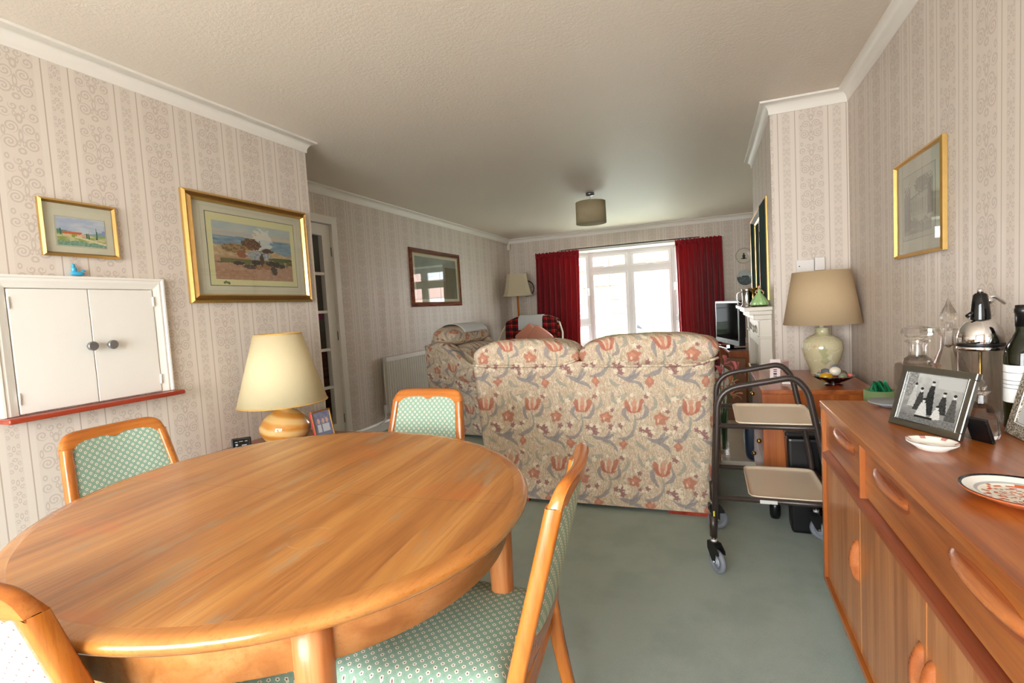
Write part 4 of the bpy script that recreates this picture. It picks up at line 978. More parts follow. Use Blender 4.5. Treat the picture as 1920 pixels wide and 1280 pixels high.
for o, a, b_, z1 in ((c1, -.700, -.045, .818), (c2, -.045, .672, .812)):
    bm = bmesh.new(); piping(bm, [(a+(b_-a)*k/24, -.026+(.02 if k in (0, 24) else 0), z1+.010*(2*k/24-1)**4+(.025*max(0, k/24-.85)/.15)) for k in range(25)], .007); obj('piping', bm, 'sofa_floral', o)
for s, xa in ((-1, -.70), (1, .655)):
    bm = bmesh.new(); sellip(bm, (xa-s*.08, .50, .38), (.10, .42, .22), .35, .35, 28, 16); obj('armrest', bm, 'sofa_floral', r)
obj('base', box(-.66, .62, .02, .86, .05, .30, bev=.03), 'sofa_floral', r)
for x in (-.31, .29): bm = bmesh.new(); sellip(bm, (x, .52, .37), (.27, .38, .09), .4, .35, 28, 12); obj('seat_cushion', bm, 'sofa_floral', r)
for x in (-.33, .30): bm = bmesh.new(); sellip(bm, (x, .24, .64), (.30, .11, .26), .5, .4, 28, 16); obj('back_cushion', bm, 'sofa_floral', r)
obj('plinth', boxes([(.40, .628, .03, .10, 0, .024), (-.62, -.40, .03, .10, 0, .05), (.40, .60, .75, .82, 0, .05), (-.62, -.42, .75, .82, 0, .05)]), 'mahogany_red', r)

# ------------------------------------------------------------------ floral armchair facing the fireplace
def armchair(name, label, loc, rz):
    """local: faces +y, width along x"""
    r = thing(name, label, 'armchair', loc, rz)
    for s in (-1, 1):
        bm = bmesh.new(); prism(bm, [(-.40, .02), (.40, .02), (.43, .20), (.42, .54), (.32, .60), (.12, .60), (-.04, .66), (-.16, .78), (-.27, .865), (-.40, .885), (-.52, .85), (-.49, .40)], .14, 'yz', s*.36-.07, bev=.03)
        obj('side_panel', bm, 'sofa_floral', r, smooth=50)
        bm = bmesh.new(); sellip(bm, (s*.36, .12, .58), (.105, .34, .075), .7, .5, 28, 14); obj('arm_pad', bm, 'sofa_floral', r)
    obj('base', box(-.32, .32, -.38, .40, .05, .34, bev=.03), 'sofa_floral', r)
    bm = bmesh.new(); sellip(bm, (0, .08, .42), (.29, .36, .10), .45, .4, 28, 12); obj('seat_cushion', bm, 'sofa_floral', r)
    bm = bmesh.new(); sellip(bm, (0, -.42, .60), (.33, .10, .36), .35, .35, 28, 16, mat=Matrix.Rotation(.10, 4, 'X')); obj('back_panel', bm, 'sofa_floral', r)
    for k, (y, z, ry, rz_) in enumerate(((-.36, .925, .15, .095), (-.27, .74, .12, .11), (-.235, .575, .10, .085))):
        bm = bmesh.new(); sellip(bm, (0, y, z), (.345-.03*k, ry, rz_), .7, .35, 40, 18, fn=lambda p: p+Vector((0, 0, .02*fb(p.x*5, p.y*5, k)))); obj('back_cushion', bm, 'sofa_floral', r)
    return r
a = armchair('armchair', 'floral recliner armchair with white antimacassar beside the radiator', (-1.96, 4.50, 0), -PI/2-.10)
bm = bmesh.new(); nx, ny = 14, 16; g = []
for j in range(ny+1):
    t = -1.0+2.1*j/ny; row = []
    for i in range(nx+1):
        u = -.24+.44*i/nx; an = t*1.25; row.append(bm.verts.new((u, -.36+.165*math.sin(an), .935+.105*math.cos(an)-.02*max(0, abs(u)-.2))))
    g.append(row)
for j in range(ny):
    for i in range(nx): f = bm.faces.new((g[j][i], g[j][i+1], g[j+1][i+1], g[j+1][i])); f.smooth = True
o = obj('antimacassar', bm, 'lace_white'); o.matrix_world = Matrix.Translation((-1.96, 4.50, 0)) @ Matrix.Rotation(-PI/2-.10, 4, 'Z'); md = o.modifiers.new('t', 'SOLIDIFY'); md.thickness = .003; tag(o, 'white cloth draped over the back of the floral armchair', 'antimacassar')

# ------------------------------------------------------------------ tartan draped chair in the window corner
r = thing('easy_chair', 'easy chair with cane hoop arms in the window corner', 'armchair', (-2.40, 6.75, 0), .12)
obj('seat', box(-.33, .33, -.35, .30, .22, .42, bev=.05), 'sofa_floral', r)
bm = bmesh.new(); sellip(bm, (0, .36, .70), (.34, .09, .34), .4, .4, 28, 16, mat=Matrix.Rotation(-.12, 4, 'X')); obj('backrest', bm, 'sofa_floral', r)
for s in (-1, 1):
    bm = bmesh.new(); tube(bm, [(s*.34, .38, .94), (s*.40, .32, .92), (s*.46, .18, .78), (s*.48, .0, .62), (s*.475, -.2, .55), (s*.45, -.34, .40), (s*.42, -.36, 0)], .012, 10); tube(bm, [(s*.36, .36, .5), (s*.38, .40, 0)], .012, 8); obj('hoop_arm', bm, 'wicker_cream', r)
def drape(name, label, cat, mat, x0, x1, f0, f1, nx=22, ny=26, cx=-2.40, cy=6.75, rz=.12, drop=.0, rad=.14, ztop=1.0, wob=.01):
    bm = bmesh.new(); g = []
    for j in range(ny+1):
        t = f0+(f1-f0)*j/ny; row = []
        for i in range(nx+1):
            x = x0+(x1-x0)*i/nx
            if abs(t) < .5: y = .40-rad*math.sin(t*PI)*1.0; z = ztop+rad*.55*(math.cos(t*PI)-1)
            elif t > 0: y = .40-rad-.07*(t-.5); z = ztop-rad*.55-(t-.5)*.6
            else: y = .40+rad+.02*(-.5-t); z = ztop-rad*.55+(t+.5)*.6
            y += wob*math.sin(x*26+t*2)*(min(1, abs(t))); z -= .05*max(0, abs(x)-.24)/.12
            row.append(bm.verts.new((x, y, z)))
        g.append(row)
    for j in range(ny):
        for i in range(nx): f = bm.faces.new((g[j][i], g[j][i+1], g[j+1][i+1], g[j+1][i])); f.smooth = True
    o = obj(name, bm, mat); o.matrix_world = Matrix.Translation((cx, cy, 0)) @ Matrix.Rotation(rz, 4, 'Z'); md = o.modifiers.new('t', 'SOLIDIFY'); md.thickness = .006; tag(o, label, cat); return o
drape('tartan_blanket', 'red tartan blanket draped over the easy chair in the window corner', 'blanket', 'tartan', -.40, .37, -.9, 1.25, ztop=1.035)
drape('chair_back_cloth', 'pale grey embroidered cloth laid over the tartan blanket', 'antimacassar', 'lace_white', -.20, .16, -.4, .72, ztop=1.048, rad=.150, wob=.004)
for k, (x, z, rr_, lab) in enumerate(((-.03, .72, .5, 'peach satin cushion, the left of two on the tartan chair'), (.16, .70, -.5, 'peach satin cushion, the right of two on the tartan chair'))):
    bm = bmesh.new(); sellip(bm, (0, 0, 0), (.16, .060, .16), .22, 1.0, 48, 30, mat=Matrix.Rotation(PI/4+rr_*.25, 4, 'Y')); o = obj('satin_cushion', bm, 'satin_peach', smooth=True); o.location = (-2.40+x, 6.75+.10-.11*k, z); tag(o, lab, 'cushion', 'peach satin cushions on the tartan chair')

# ------------------------------------------------------------------ floor lamp
r = thing('floor_lamp', 'wooden floor lamp with flared cream shade in the far left corner', 'lamp', (-2.84, 7.58, 0))
b = bmesh.new(); lathe(b, [(0, 0), (.14, 0), (.14, .02), (.05, .04), (.03, .06), (0, .06)], 28); obj('base', b, 'chair_wood_x', r)
b = bmesh.new(); tube(b, [(0, 0, .05), (0, 0, .6), (0, 0, 1.40)], [.02, .015, .015], 14); obj('pole', b, 'chair_wood_z', r)
bm = bmesh.new(); R_ = []
for k in range(9):
    t = k/8; z = 1.345+.35*t; hw_ = .235-.085*t**.6; c = .3; q = []
    for s1, s2 in ((1, -1), (1, 1), (-1, 1), (-1, -1)):
        q += [(s1*hw_, s2*hw_*(1-c) if True else 0), (s1*hw_*(1-c), s2*hw_)] if (s1*s2 > 0) else [(s1*hw_*(1-c), s2*hw_), (s1*hw_, s2*hw_*(1-c))]
    R_.append([bm.verts.new((x, y, z)) for x, y in q])
for i in range(8):
    for k in range(8): bm.faces.new((R_[i][k], R_[i][(k+1) % 8], R_[i+1][(k+1) % 8], R_[i+1][k]))
o = obj('lamp_shade', bm, 'shade_ivory', r); md = o.modifiers.new('t', 'SOLIDIFY'); md.thickness = .003; o.rotation_euler = (0, 0, .35)

# ------------------------------------------------------------------ nest table and cream lamp
r = thing('side_table', 'low teak side table under the cream lamp against the left wall', 'table', (-2.135, 2.08, 0))
obj('tabletop', box(-.275, .28, -.29, .265, .482, .50, bev=.004), 'sideboard_wood_y', r)
obj('apron', boxes([(-.25, .25, -.26, -.245, .43, .482), (-.25, .25, .225, .24, .43, .482), (-.25, -.235, -.25, .23, .43, .482), (.235, .25, -.25, .23, .43, .482)]), 'sideboard_wood_y', r)
for sx_, sy2 in ((-1, -1), (1, -1), (-1, 1), (1, 1)): obj('leg', box(sx_*.24-.015, sx_*.24+.015, (-.25 if sy2 < 0 else .225)-.015, (-.25 if sy2 < 0 else .225)+.015, 0, .44), 'sideboard_wood_z', r)
def lamp(name, label, loc, prof_base, mat_base, zs, rb, rt, zt, mshade, trim=None):
    r = thing(name, label, 'lamp', loc)
    b = bmesh.new(); lathe(b, prof_base, 40); obj('lamp_base', b, mat_base, r)
    b = bmesh.new(); ztop = prof_base[-1][1]; tube(b, [(0, 0, ztop-.005), (0, 0, zs+.06)], .012, 12); sellip(b, (0, 0, zs+.10), (.03, .03, .045), 1, 1, 16, 10); obj('bulb_holder', b, 'ivory_plastic', r)
    b = bmesh.new(); lathe(b, [(rb, zs), (rt, zt), (rt-.003, zt), (rb-.003, zs)], 64, closed=True); sh_ = obj('lamp_shade', b, mshade, r)
    b = bmesh.new()
    for k in range(3): a_ = 2*PI*k/3; tube(b, [(0, 0, zt-.03), (math.cos(a_)*(rt-.002), math.sin(a_)*(rt-.002), zt-.008)], .0015, 6)
    tube(b, [(0, 0, zs+.14), (0, 0, zt-.03)], .002, 6); obj('shade_carrier', b, 'brass', sh_)
    if trim:
        for rr_, zz in ((rb, zs), (rt, zt)):
            b = bmesh.new(); tube(b, [(rr_*math.cos(2*PI*k/64), rr_*math.sin(2*PI*k/64), zz) for k in range(64)], .0035, 6, closed=True); obj('shade_trim', b, trim, sh_)
    return r
plain('ochre_trim', (206, 164, 88), .6)
lamp('table_lamp', 'table lamp with cream cone shade and caramel swirled glass base', (-2.125, 2.035, .50), [(0, 0), (.055, 0), (.070, .005), (.105, .035), (.128, .080), (.128, .110), (.105, .150), (.065, .178), (.045, .190), (.040, .205), (.042, .222), (0, .222)], 'swirl', .227, .222, .118, .590, 'shade_cream', 'ochre_trim')
# weather station
r = thing('weather_station', 'small black digital clock with buttons at the table edge beside the cream lamp', 'clock', (-2.235, 1.850, .50), .80)
mt = Matrix.Rotation(-.25, 4, 'X')
b = bmesh.new(); bx(b, -.045, .045, -.008, .010, .004, .078, bev=.006, mat=mt); bx(b, -.035, .035, -.01, .035, 0, .012, bev=.003); obj('casing', b, 'black_plastic', r)
b = bmesh.new(); bx(b, -.036, .036, -.0095, -.0085, .024, .070, mat=mt); obj('screen', b, 'black_gloss', r)
b = bmesh.new()
for x, z, w_, h_ in ((-.028, .055, .012, .004), (-.010, .057, .018, .003), (.016, .056, .012, .004), (-.026, .038, .010, .010), (.002, .036, .022, .005), (-.03, .030, .008, .003)): bx(b, x, x+w_, -.0105, -.0098, z, z+h_, mat=mt)
obj('display_digits', b, 'hub_grey', r)
b = bmesh.new()
for k in range(5): bx(b, -.034+k*.015, -.028+k*.015, -.0105, -.0085, .013, .017, mat=mt)
obj('buttons', b, 'label_silver', r)
def stand_frame(name, label, loc, rz, w_, h_, fw, mf, me, fn, nx, ny, tilt=.22, strut=True, depth=.012, edge=None, cat='photo frame'):
    """local: faces -y, leaning back towards +y"""
    r = thing(name, label, cat, loc, rz); mt = Matrix.Translation((0, 0, .002)) @ Matrix.Rotation(-tilt, 4, 'X')
    b = bmesh.new()
    for q in ((-w_/2, w_/2, 0, depth, 0, fw), (-w_/2, w_/2, 0, depth, h_-fw, h_), (-w_/2, -w_/2+fw, 0, depth, fw, h_-fw), (w_/2-fw, w_/2, 0, depth, fw, h_-fw)): bx(b, *q, bev=.0015, seg=1, mat=mt)
    obj('frame', b, mf, r)
    b = bmesh.new(); bx(b, -w_/2+.003, w_/2-.003, depth*.5, depth, .003, h_-.003, mat=mt); obj('backing', b, 'black_plastic', r)
    o3 = mt @ Vector((-w_/2+fw, depth*.35, fw)); ux = Vector((1, 0, 0)); uy = (mt.to_3x3() @ Vector((0, 0, 1)))
    painted('photograph', o3, ux, uy, w_-2*fw, h_-2*fw, nx, ny, fn, r, 'glazed', .001)
    if edge: b = bmesh.new(); [bx(b, *q, mat=mt) for q in ((-w_/2+fw-.002, w_/2-fw+.002, -.0008, .001, fw-.002, fw), (-w_/2+fw-.002, w_/2-fw+.002, -.0008, .001, h_-fw, h_-fw+.002), (-w_/2+fw-.002, -w_/2+fw, -.0008, .001, fw, h_-fw), (w_/2-fw, w_/2-fw+.002, -.0008, .001, fw, h_-fw))]; obj('slip', b, edge, r)
    if strut:
        b = bmesh.new(); top = mt @ Vector((0, depth, h_*.62)); prism_v = [(-.02, top.y, top.z), (.02, top.y, top.z), (.028, top.y+h_*.30, .0), (-.028, top.y+h_*.30, .0)]
        va = [b.verts.new(p) for p in prism_v]; vb = [b.verts.new((p[0], p[1]+.003, p[2]+.001)) for p in prism_v]; b.faces.new(va); b.faces.new(vb[::-1])
        for k in range(4): b.faces.new((va[k], va[(k+1) % 4], vb[(k+1) % 4], vb[k]))
        obj('strut', b, 'black_plastic', r)
    return r
def p_kids(u, v):
    n = fb(u*7, v*7, 3); c = lerp(C(96, 100, 140), C(140, 138, 150), .5+n)
    for cx in (.28, .55, .78):
        if abs(u-cx) < .10 and v < .55: c = C(186, 190, 196)
        if abs(u-cx) < .10 and .3 > v: c = C(110, 120, 150)
        if (u-cx)**2+((v-.68)*.8)**2 < .006: c = C(200, 160, 140)
    return c
r = stand_frame('photo_frame', 'small colour photo in a red edged frame beside the cream lamp', (-1.928, 2.120, .50), 1.42, .125, .172, .009, 'gold_dull', None, p_kids, 24, 34, .22, True, .012)
plain('edge_red', (190, 60, 66), .4); b = bmesh.new(); bx(b, -.0645, -.0625, .0005, .0115, .001, .171, mat=Matrix.Translation((0, 0, .002)) @ Matrix.Rotation(-.22, 4, 'X')); obj('frame_edge', b, 'edge_red', r)

# ------------------------------------------------------------------ sideboard
r = thing('sideboard', 'long teak sideboard with drawers and lip handles along the right wall', 'sideboard', (.35, 1.12, 0))
HL = .90; D = XR-.35-.004; ZT, ZB = .77, .125
obj('top', box(-.003, D, -HL, HL, ZT-.022, ZT, bev=.003), 'sideboard_wood_y', r)
obj('end_panel', boxes([(0, D, HL-.02, HL, ZB, ZT-.022)], bev=.002), 'sideboard_wood_z', r); obj('end_panel', boxes([(0, D, -HL, -HL+.02, ZB, ZT-.022)], bev=.002), 'sideboard_wood_z', r)
obj('carcass', boxes([(.045, D, -HL+.02, HL-.02, ZB+.018, ZT-.022)]), 'sideboard_wood_y', r)
obj('bottom_panel', box(.0, D, -HL+.02, HL-.02, ZB, ZB+.018), 'sideboard_wood_y', r)
# recessed drawer fronts; the face between .605 and .735 is set back, rail below is a sloping finger rail
def drawer(y0, y1, hands):
    bm = bmesh.new(); bx(bm, .012, .045, y0, y1, .612, ZT-.026, bev=.0015, seg=1); dr = obj('drawer', bm, 'sideboard_wood_y', r)
    for c in hands:
        hb = bmesh.new(); n = 18; R_ = []   # carved lip handle, crescent in plan
        for k in range(n+1):
            t = -1+2*k/n; y = c+t*.115; pr_ = .022*(1-t*t)**.6 if abs(t) < 1 else 0
            R_.append([hb.verts.new(p) for p in ((.013, y, .715), (.013-pr_*.7, y, .711), (.012-pr_*.9, y, .702), (.012-pr_*.8, y, .696), (.013, y, .690+.004*(1-t*t)))])
        for i in range(n):
            for k in range(4): f = hb.faces.new((R_[i][k], R_[i][k+1], R_[i+1][k+1], R_[i+1][k])); f.smooth = True
        obj('handle', hb, 'handle_wood', dr)
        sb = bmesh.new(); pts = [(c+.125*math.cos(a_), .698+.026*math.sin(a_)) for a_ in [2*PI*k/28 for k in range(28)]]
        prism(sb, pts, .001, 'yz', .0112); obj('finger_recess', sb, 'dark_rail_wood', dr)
S = [(.878, .415, [.625]), (.405, -.405, [.21, -.21]), (-.415, -.878, [-.625])]
for a, b_, hnd in S: drawer(min(a, b_), max(a, b_), hnd)
obj('divider', boxes([(.0, .045, .405, .415, .605, ZT-.022), (.0, .045, -.415, -.405, .605, ZT-.022)]), 'sideboard_wood_z', r)
bm = bmesh.new(); prism(bm, [(.0, .590), (.045, .612), (.045, .560), (.028, .560), (.0, .575)], 2*HL-.04, 'xz', -HL+.02); obj('finger_rail', bm, 'dark_rail_wood', r)
dys = [(.878, .455), (.452, .002), (-.002, -.452), (-.455, -.878)]
for k, (a, b_) in enumerate(dys):
    y0, y1 = min(a, b_), max(a, b_); dr = obj('cupboard_door', box(.010, .030, y0, y1, ZB+.020, .562, bev=.0015, seg=1), 'door_veneer', r)
    side = y0 if k < 2 else y1; s = 1 if k < 2 else -1; hy = side+s*.026
    hb = bmesh.new(); n = 18; R_ = []
    for i in range(n+1):
        t = -1+2*i/n; z = .402+t*.060; pr_ = .022*(1-t*t)**.6 if abs(t) < 1 else 0
        R_.append([hb.verts.new(p) for p in ((.011, hy-s*.014, z), (.011-pr_*.9, hy-s*.008, z), (.010-pr_, hy, z), (.011-pr_*.5, hy+s*.009, z), (.011, hy+s*.012, z))])
    for i in range(n):
        for q in range(4): f = hb.faces.new((R_[i][q], R_[i][q+1], R_[i+1][q+1], R_[i+1][q])); f.smooth = True
    obj('handle', hb, 'handle_wood', dr)
for y in (HL-.16, -HL+.16):
    for x in (.035, D-.06):
        bm = bmesh.new(); s = 1 if y > 0 else -1
        for q in range(1):
            lo = [bm.verts.new(p) for p in ((x+.006, y-.014+s*.05, 0), (x+.034, y-.014+s*.05, 0), (x+.034, y+.014+s*.05, 0), (x+.006, y+.014+s*.05, 0))]
            hi = [bm.verts.new(p) for p in ((x-.002, y-.024, ZB), (x+.040, y-.024, ZB), (x+.040, y+.024, ZB), (x-.002, y+.024, ZB))]
            bm.faces.new(lo[::-1]); bm.faces.new(hi)
            for k in range(4): bm.faces.new((lo[k], lo[(k+1) % 4], hi[(k+1) % 4], hi[k]))
        obj('leg', bm, 'sideboard_wood_z', r)
obj('leg_rail', boxes([(.05, .075, -HL+.1, HL-.1, ZB-.03, ZB)]), 'sideboard_wood_y', r)

# ------------------------------------------------------------------ objects on the sideboard
Z = ZT
def cutfr(n, a): return lambda th, z: 1+a*abs(math.sin(n*th/2))
r = thing('square_decanter', 'square cut glass decanter with wide faceted stopper, behind the family photo', 'decanter', (.560, 1.800, Z), .35)
b = bmesh.new(); bx(b, -.042, .042, -.042, .042, 0, .155, bev=.010, seg=2)
for v in b.verts:
    pass
lathe(b, [(.038, .150), (.034, .165), (.022, .176), (.020, .200), (.024, .212), (.030, .216), (.030, .222), (.012, .222), (.012, .170), (0, .165)], 24); obj('bottle', b, 'crystal', r, smooth=30)
b = bmesh.new(); lathe(b, [(0, .222), (.014, .223), (.018, .228), (.036, .234), (.040, .244), (.036, .256), (.02, .262), (0, .263)], 12); obj('stopper', b, 'crystal', r, smooth=10)
r = thing('tall_decanter', 'round cut glass decanter with pointed stopper beside the soda siphon', 'decanter', (.655, 1.862, Z))
b = bmesh.new(); lathe(b, [(0, 0), (.044, 0), (.048, .01), (.048, .09), (.044, .12), (.030, .16), (.020, .19), (.018, .225), (.026, .240), (.034, .246), (.034, .250), (.012, .250), (.012, .20), (0, .19)], 24, fr=cutfr(12, .05)); obj('bottle', b, 'crystal', r, smooth=20)
b = bmesh.new(); lathe(b, [(0, .250), (.011, .251), (.011, .262), (.020, .275), (.022, .287), (.016, .302), (.008, .318), (.003, .336), (0, .338)], 10); obj('stopper', b, 'crystal', r, smooth=10)
r = thing('crystal_cruet', 'small cut crystal cruet in front of the soda siphon', 'cruet', (.610, 1.555, Z))
b = bmesh.new(); lathe(b, [(0, 0), (.030, 0), (.033, .01), (.030, .05), (.020, .075), (.012, .085), (.011, .105), (.016, .112), (.016, .115), (0, .115)], 16, fr=cutfr(10, .12)); obj('bottle', b, 'crystal', r, smooth=15)
b = bmesh.new(); lathe(b, [(0, .116), (.008, .117), (.012, .127), (.009, .138), (0, .144)], 10); obj('stopper', b, 'crystal', r, smooth=10)
r = thing('soda_siphon', 'chrome topped soda siphon with black valve head and glass body', 'siphon', (.682, 1.742, Z), .3)
b = bmesh.new(); lathe(b, [(0, 0), (.046, 0), (.048, .004), (.048, .205), (.044, .208), (.040, .205), (.042, .012), (0, .010)], 32); obj('glass_body', b, 'clear_glass', r)
b = bmesh.new(); lathe(b, [(.049, .196), (.051, .198), (.051, .205), (.049, .207), (.049, .215), (.050, .217), (.0495, .235), (.044, .256), (.032, .272), (.020, .280), (0, .281)], 40); obj('chrome_dome', b, 'chrome', r)
b = bmesh.new(); lathe(b, [(.0515, .207), (.0515, .215), (.047, .215), (.047, .207)], 32, closed=True); obj('black_band', b, 'black_plastic', r)
b = bmesh.new(); lathe(b, [(.022, .278), (.022, .290), (.019, .320), (.015, .345), (.010, .350), (0, .350)], 24); tube(b, [(-.012, 0, .300), (-.034, 0, .288)], [.008, .005], 10); obj('valve_head', b, 'black_gloss', r)
b = bmesh.new(); lathe(b, [(0, .350), (.007, .350), (.008, .358), (.004, .363), (0, .363)], 14); sellip(b, (.018, -.004, .328), (.012, .010, .011), 1, 1, 16, 10); tube(b, [(.016, 0, .335), (.035, -.002, .340), (.060, -.004, .318)], [.007, .006, .004], 10); obj('lever', b, 'chrome', r)
b = bmesh.new(); tube(b, [(0, 0, .02), (0, 0, .20)], .004, 8); obj('inner_tube', b, 'brass', r)
r = thing('wine_bottle', 'green wine bottle with white label beside the tweed frame', 'bottle', (.735, 1.658, Z))
b = bmesh.new(); lathe(b, [(0, .004), (.034, 0), (.0365, .006), (.0365, .185), (.034, .205), (.020, .235), (.0145, .250), (.0145, .300), (0, .300)], 36); obj('bottle_glass', b, 'bottle_green', r)
b = bmesh.new(); lathe(b, [(.0150, .262), (.0155, .262), (.0162, .295), (.0175, .297), (.0175, .306), (.0160, .308), (.0155, .316), (0, .316)], 28); obj('capsule', b, 'black_plastic', r)
b = bmesh.new(); seg = 20
for k in range(seg):
    a0 = PI*.62+PI*1.0*k/seg; a1 = a0+PI/seg; v = [b.verts.new((.0372*math.cos(a_), .0372*math.sin(a_), z)) for a_, z in ((a0, .07), (a1, .07), (a1, .165), (a0, .165))]; b.faces.new(v)
for z in (.145, .125, .115, .105):
    for k in range(4, 16): a0 = PI*.62+PI*k/seg; a1 = a0+PI/seg; b.faces.new([b.verts.new((.0375*math.cos(a_), .0375*math.sin(a_), zz)) for a_, zz in ((a0, z), (a1, z), (a1, z+.002), (a0, z+.002))]).material_index = 1
obj('label', b, ['paper_white', 'hub_grey'], r)
def p_family(u, v):
    n = fb(u*9, v*9, 2); n2 = fb(u*30, v*30, 4); g = .55+.25*(v-.5)+.12*n
    if v > .75 and u > .55: g = .66
    if u < .20 and v > .5: g = .5+.3*n2
    def fig(cx, top, w_, tone, base=.12):
        nonlocal g
        if abs(u-cx) < w_*(1.25-.8*max(0, (v-base)/(top-base))) and base < v < top: g = tone+.12*n2
        if ((u-cx)/.026)**2+((v-top-.045)/.048)**2 < 1: g = .74
        if ((u-cx)/.028)**2+((v-top-.075)/.026)**2 < 1: g = .16
    fig(.20, .70, .06, .66, .3); fig(.48, .78, .08, .17, .2); fig(.32, .62, .07, .22, .25); fig(.70, .60, .07, .20, .25); fig(.86, .58, .07, .30, .15)
    fig(.40, .42, .09, .72, .10); fig(.64, .32, .09, .74, .02)
    if v < .14+.03*n: g = .42+.2*n2
    if .3 < u < .6 and abs(v-.13) < .018: g = .14
    return (g, g, g*.98)
pA, pB = Vector((.457, 1.69)), Vector((.546, 1.50)); dv = (pB-pA)
stand_frame('family_photo_frame', 'black and white family group photo in a pewter frame leaning on the sideboard', ((pA.x+pB.x)/2, (pA.y+pB.y)/2, Z), math.atan2(dv.y, dv.x), .212, .168, .018, 'pewter', None, p_family, 90, 72, .30, True, .012, 'silver')
stand_frame('back_turned_frame', 'small black frame turned away behind the family photo', (.600, 1.508, Z), -1.1+PI, .052, .062, .006, 'black_plastic', None, lambda u, v: C(60, 60, 62), 2, 2, .35, False, .008)
def p_beach(u, v):
    n = fb(u*6, v*6, 5); g = .66+.1*n
    if v > .62: g = .5+.25*n
    if v < .5: g = .74+.06*n
    if ((u-.34)/.20)**2+((v-.48-.25*(u-.3))/.06)**2 < 1 or ((u-.50)/.05)**2+((v-.42)/.12)**2 < 1: g = .14
    return (g, g, g)
r = stand_frame('tweed_photo_frame', 'tall silver tweed textured photo frame leaning against the right wall', (.670, 1.455, Z), -PI/2-.06, .32, .30, .034, 'tweed', None, p_beach, 50, 46, .235, False, .014, 'paper_white')
# plates and dish
def top_plate(name, label, x, y, R_, fn, under, sx=1, sy=1, rot=0):
    rr_ = thing(name, label, 'plate', (x, y, Z), rot); bm = disc_plate('', '', 0, 0, 0, R_, fn)
    bmesh.ops.transform(bm, matrix=Matrix.Diagonal((sx, sy, 1, 1)) @ Matrix.Rotation(PI/2, 4, 'X'), verts=bm.verts)
    for v in bm.verts: v.co.z += .004
    obj('plate_face', bm, 'glazed', rr_); b = bmesh.new(); lathe(b, [(0, .001), (R_*.6, .0), (R_*.62, .003), (R_*.985, .015), (R_*.98, .018), (R_*.6, .006), (0, .006)], 48, sx=sx, sy=sy); obj('underside', b, under, rr_)
    return rr_
def p_small(u, v):
    q = math.hypot(u, v); n = fb(u*5, v*5, 3)
    if abs(v-.05) < .09 and abs(u) < .25: return C(196, 160, 90)
    if abs(v+.1*u) < .05 and -.55 < u < .1: return C(50, 60, 80)
    if q > .82 and math.sin(math.atan2(v, u)*7) > .8: return C(190, 130, 120)
    return C(240, 236, 228)
top_plate('small_dish', 'small white oval dish painted with a bird, in front of the family photo', .470, 1.425, .052, p_small, 'white_china', 1.0, .85, -.9)
def p_big(u, v):
    q = math.hypot(u, v); n = fb(u*5, v*5, 7); n2 = fb(u*14, v*14, 2)
    if q > .93: return C(24, 34, 44)
    if q > .76: return C(232, 230, 224)
    if q > .68: return C(170, 172, 172)
    if n2 > .12: return C(206, 96, 48)
    if n2 < -.16: return C(176, 110, 80)
    return C(232, 226, 214)
top_plate('rimmed_plate', 'oval plate with dark rim and orange fish pattern on the sideboard', .492, 1.105, .088, p_big, 'terracotta', 1.0, .9, -.9)
b = bmesh.new(); lathe(b, [(0, .0), (.030, 0), (.034, .004), (.062, .014), (.062, .017), (.030, .008), (0, .007)], 36); o = obj('glass_saucer', b, 'hub_grey', loc=(.530, 1.925, Z)); tag(o, 'grey saucer at the far end of the sideboard behind the square decanter', 'saucer')

# ------------------------------------------------------------------ bureau, lamp, fruit bowl
BZ = .672; BX0_, BX1_, BY0, BY1 = .232, .722, 2.80, 3.535
r = thing('bureau', 'low teak chest in the alcove under the tan lamp', 'chest', (BX0_, BY0, 0)); bw, bd = BX1_-BX0_, BY1-BY0
obj('top', box(-.004, bw+.004, -.004, bd, BZ-.022, BZ, bev=.003), 'bureau_wood_y', r)
obj('end_panel', box(.0, bw, .0, .018, .09, BZ-.022), 'bureau_wood_z', r)
obj('body', box(.022, bw, .018, bd, .09, BZ-.022), 'bureau_wood_z', r)
for z0, z1 in ((.10, .275), (.283, .455), (.463, .645)):
    dd = obj('drawer', box(.004, .022, .022, bd-.01, z0, z1, bev=.002), 'bureau_wood_y', r)
    for yy in (.16, bd-.18): kb = bmesh.new(); sellip(kb, (-.008, yy, (z0+z1)/2), (.013, .014, .014), 1, 1, 14, 8); obj('knob', kb, 'brass', dd)
for x, y in ((.05, .05), (bw-.05, .05), (.05, bd-.05), (bw-.05, bd-.05)): kb = bmesh.new(); lathe(kb, [(0, 0), (.022, 0), (.026, .02), (.026, .06), (.02, .09), (0, .09)], 16, (x, y, 0)); obj('foot', kb, 'black_plastic', r)
lamp('table_lamp', 'table lamp with tan shade and cream porcelain ginger jar base', (.592, 3.335, BZ), [(0, 0), (.058, 0), (.062, .006), (.060, .02), (.072, .05), (.092, .10), (.104, .15), (.100, .185), (.080, .213), (.050, .228), (.036, .235), (.034, .262), (.040, .270), (0, .270)], 'porcelain_floral', .292, .196, .144, .590, 'shade_tan')
r = thing('glass_bowl', 'dark red glass bowl on a small foot holding stone eggs', 'bowl', (.572, 2.955, BZ))
b = bmesh.new(); lathe(b, [(0, .0), (.040, 0), (.040, .006), (.022, .010), (.030, .014), (.06, .026), (.095, .048), (.092, .049), (.058, .031), (.028, .019), (0, .017)], 40, fr=lambda th, z: 1+.03*math.cos(6*th)*(z > .02)); obj('bowl_body', b, 'ruby_glass', r)
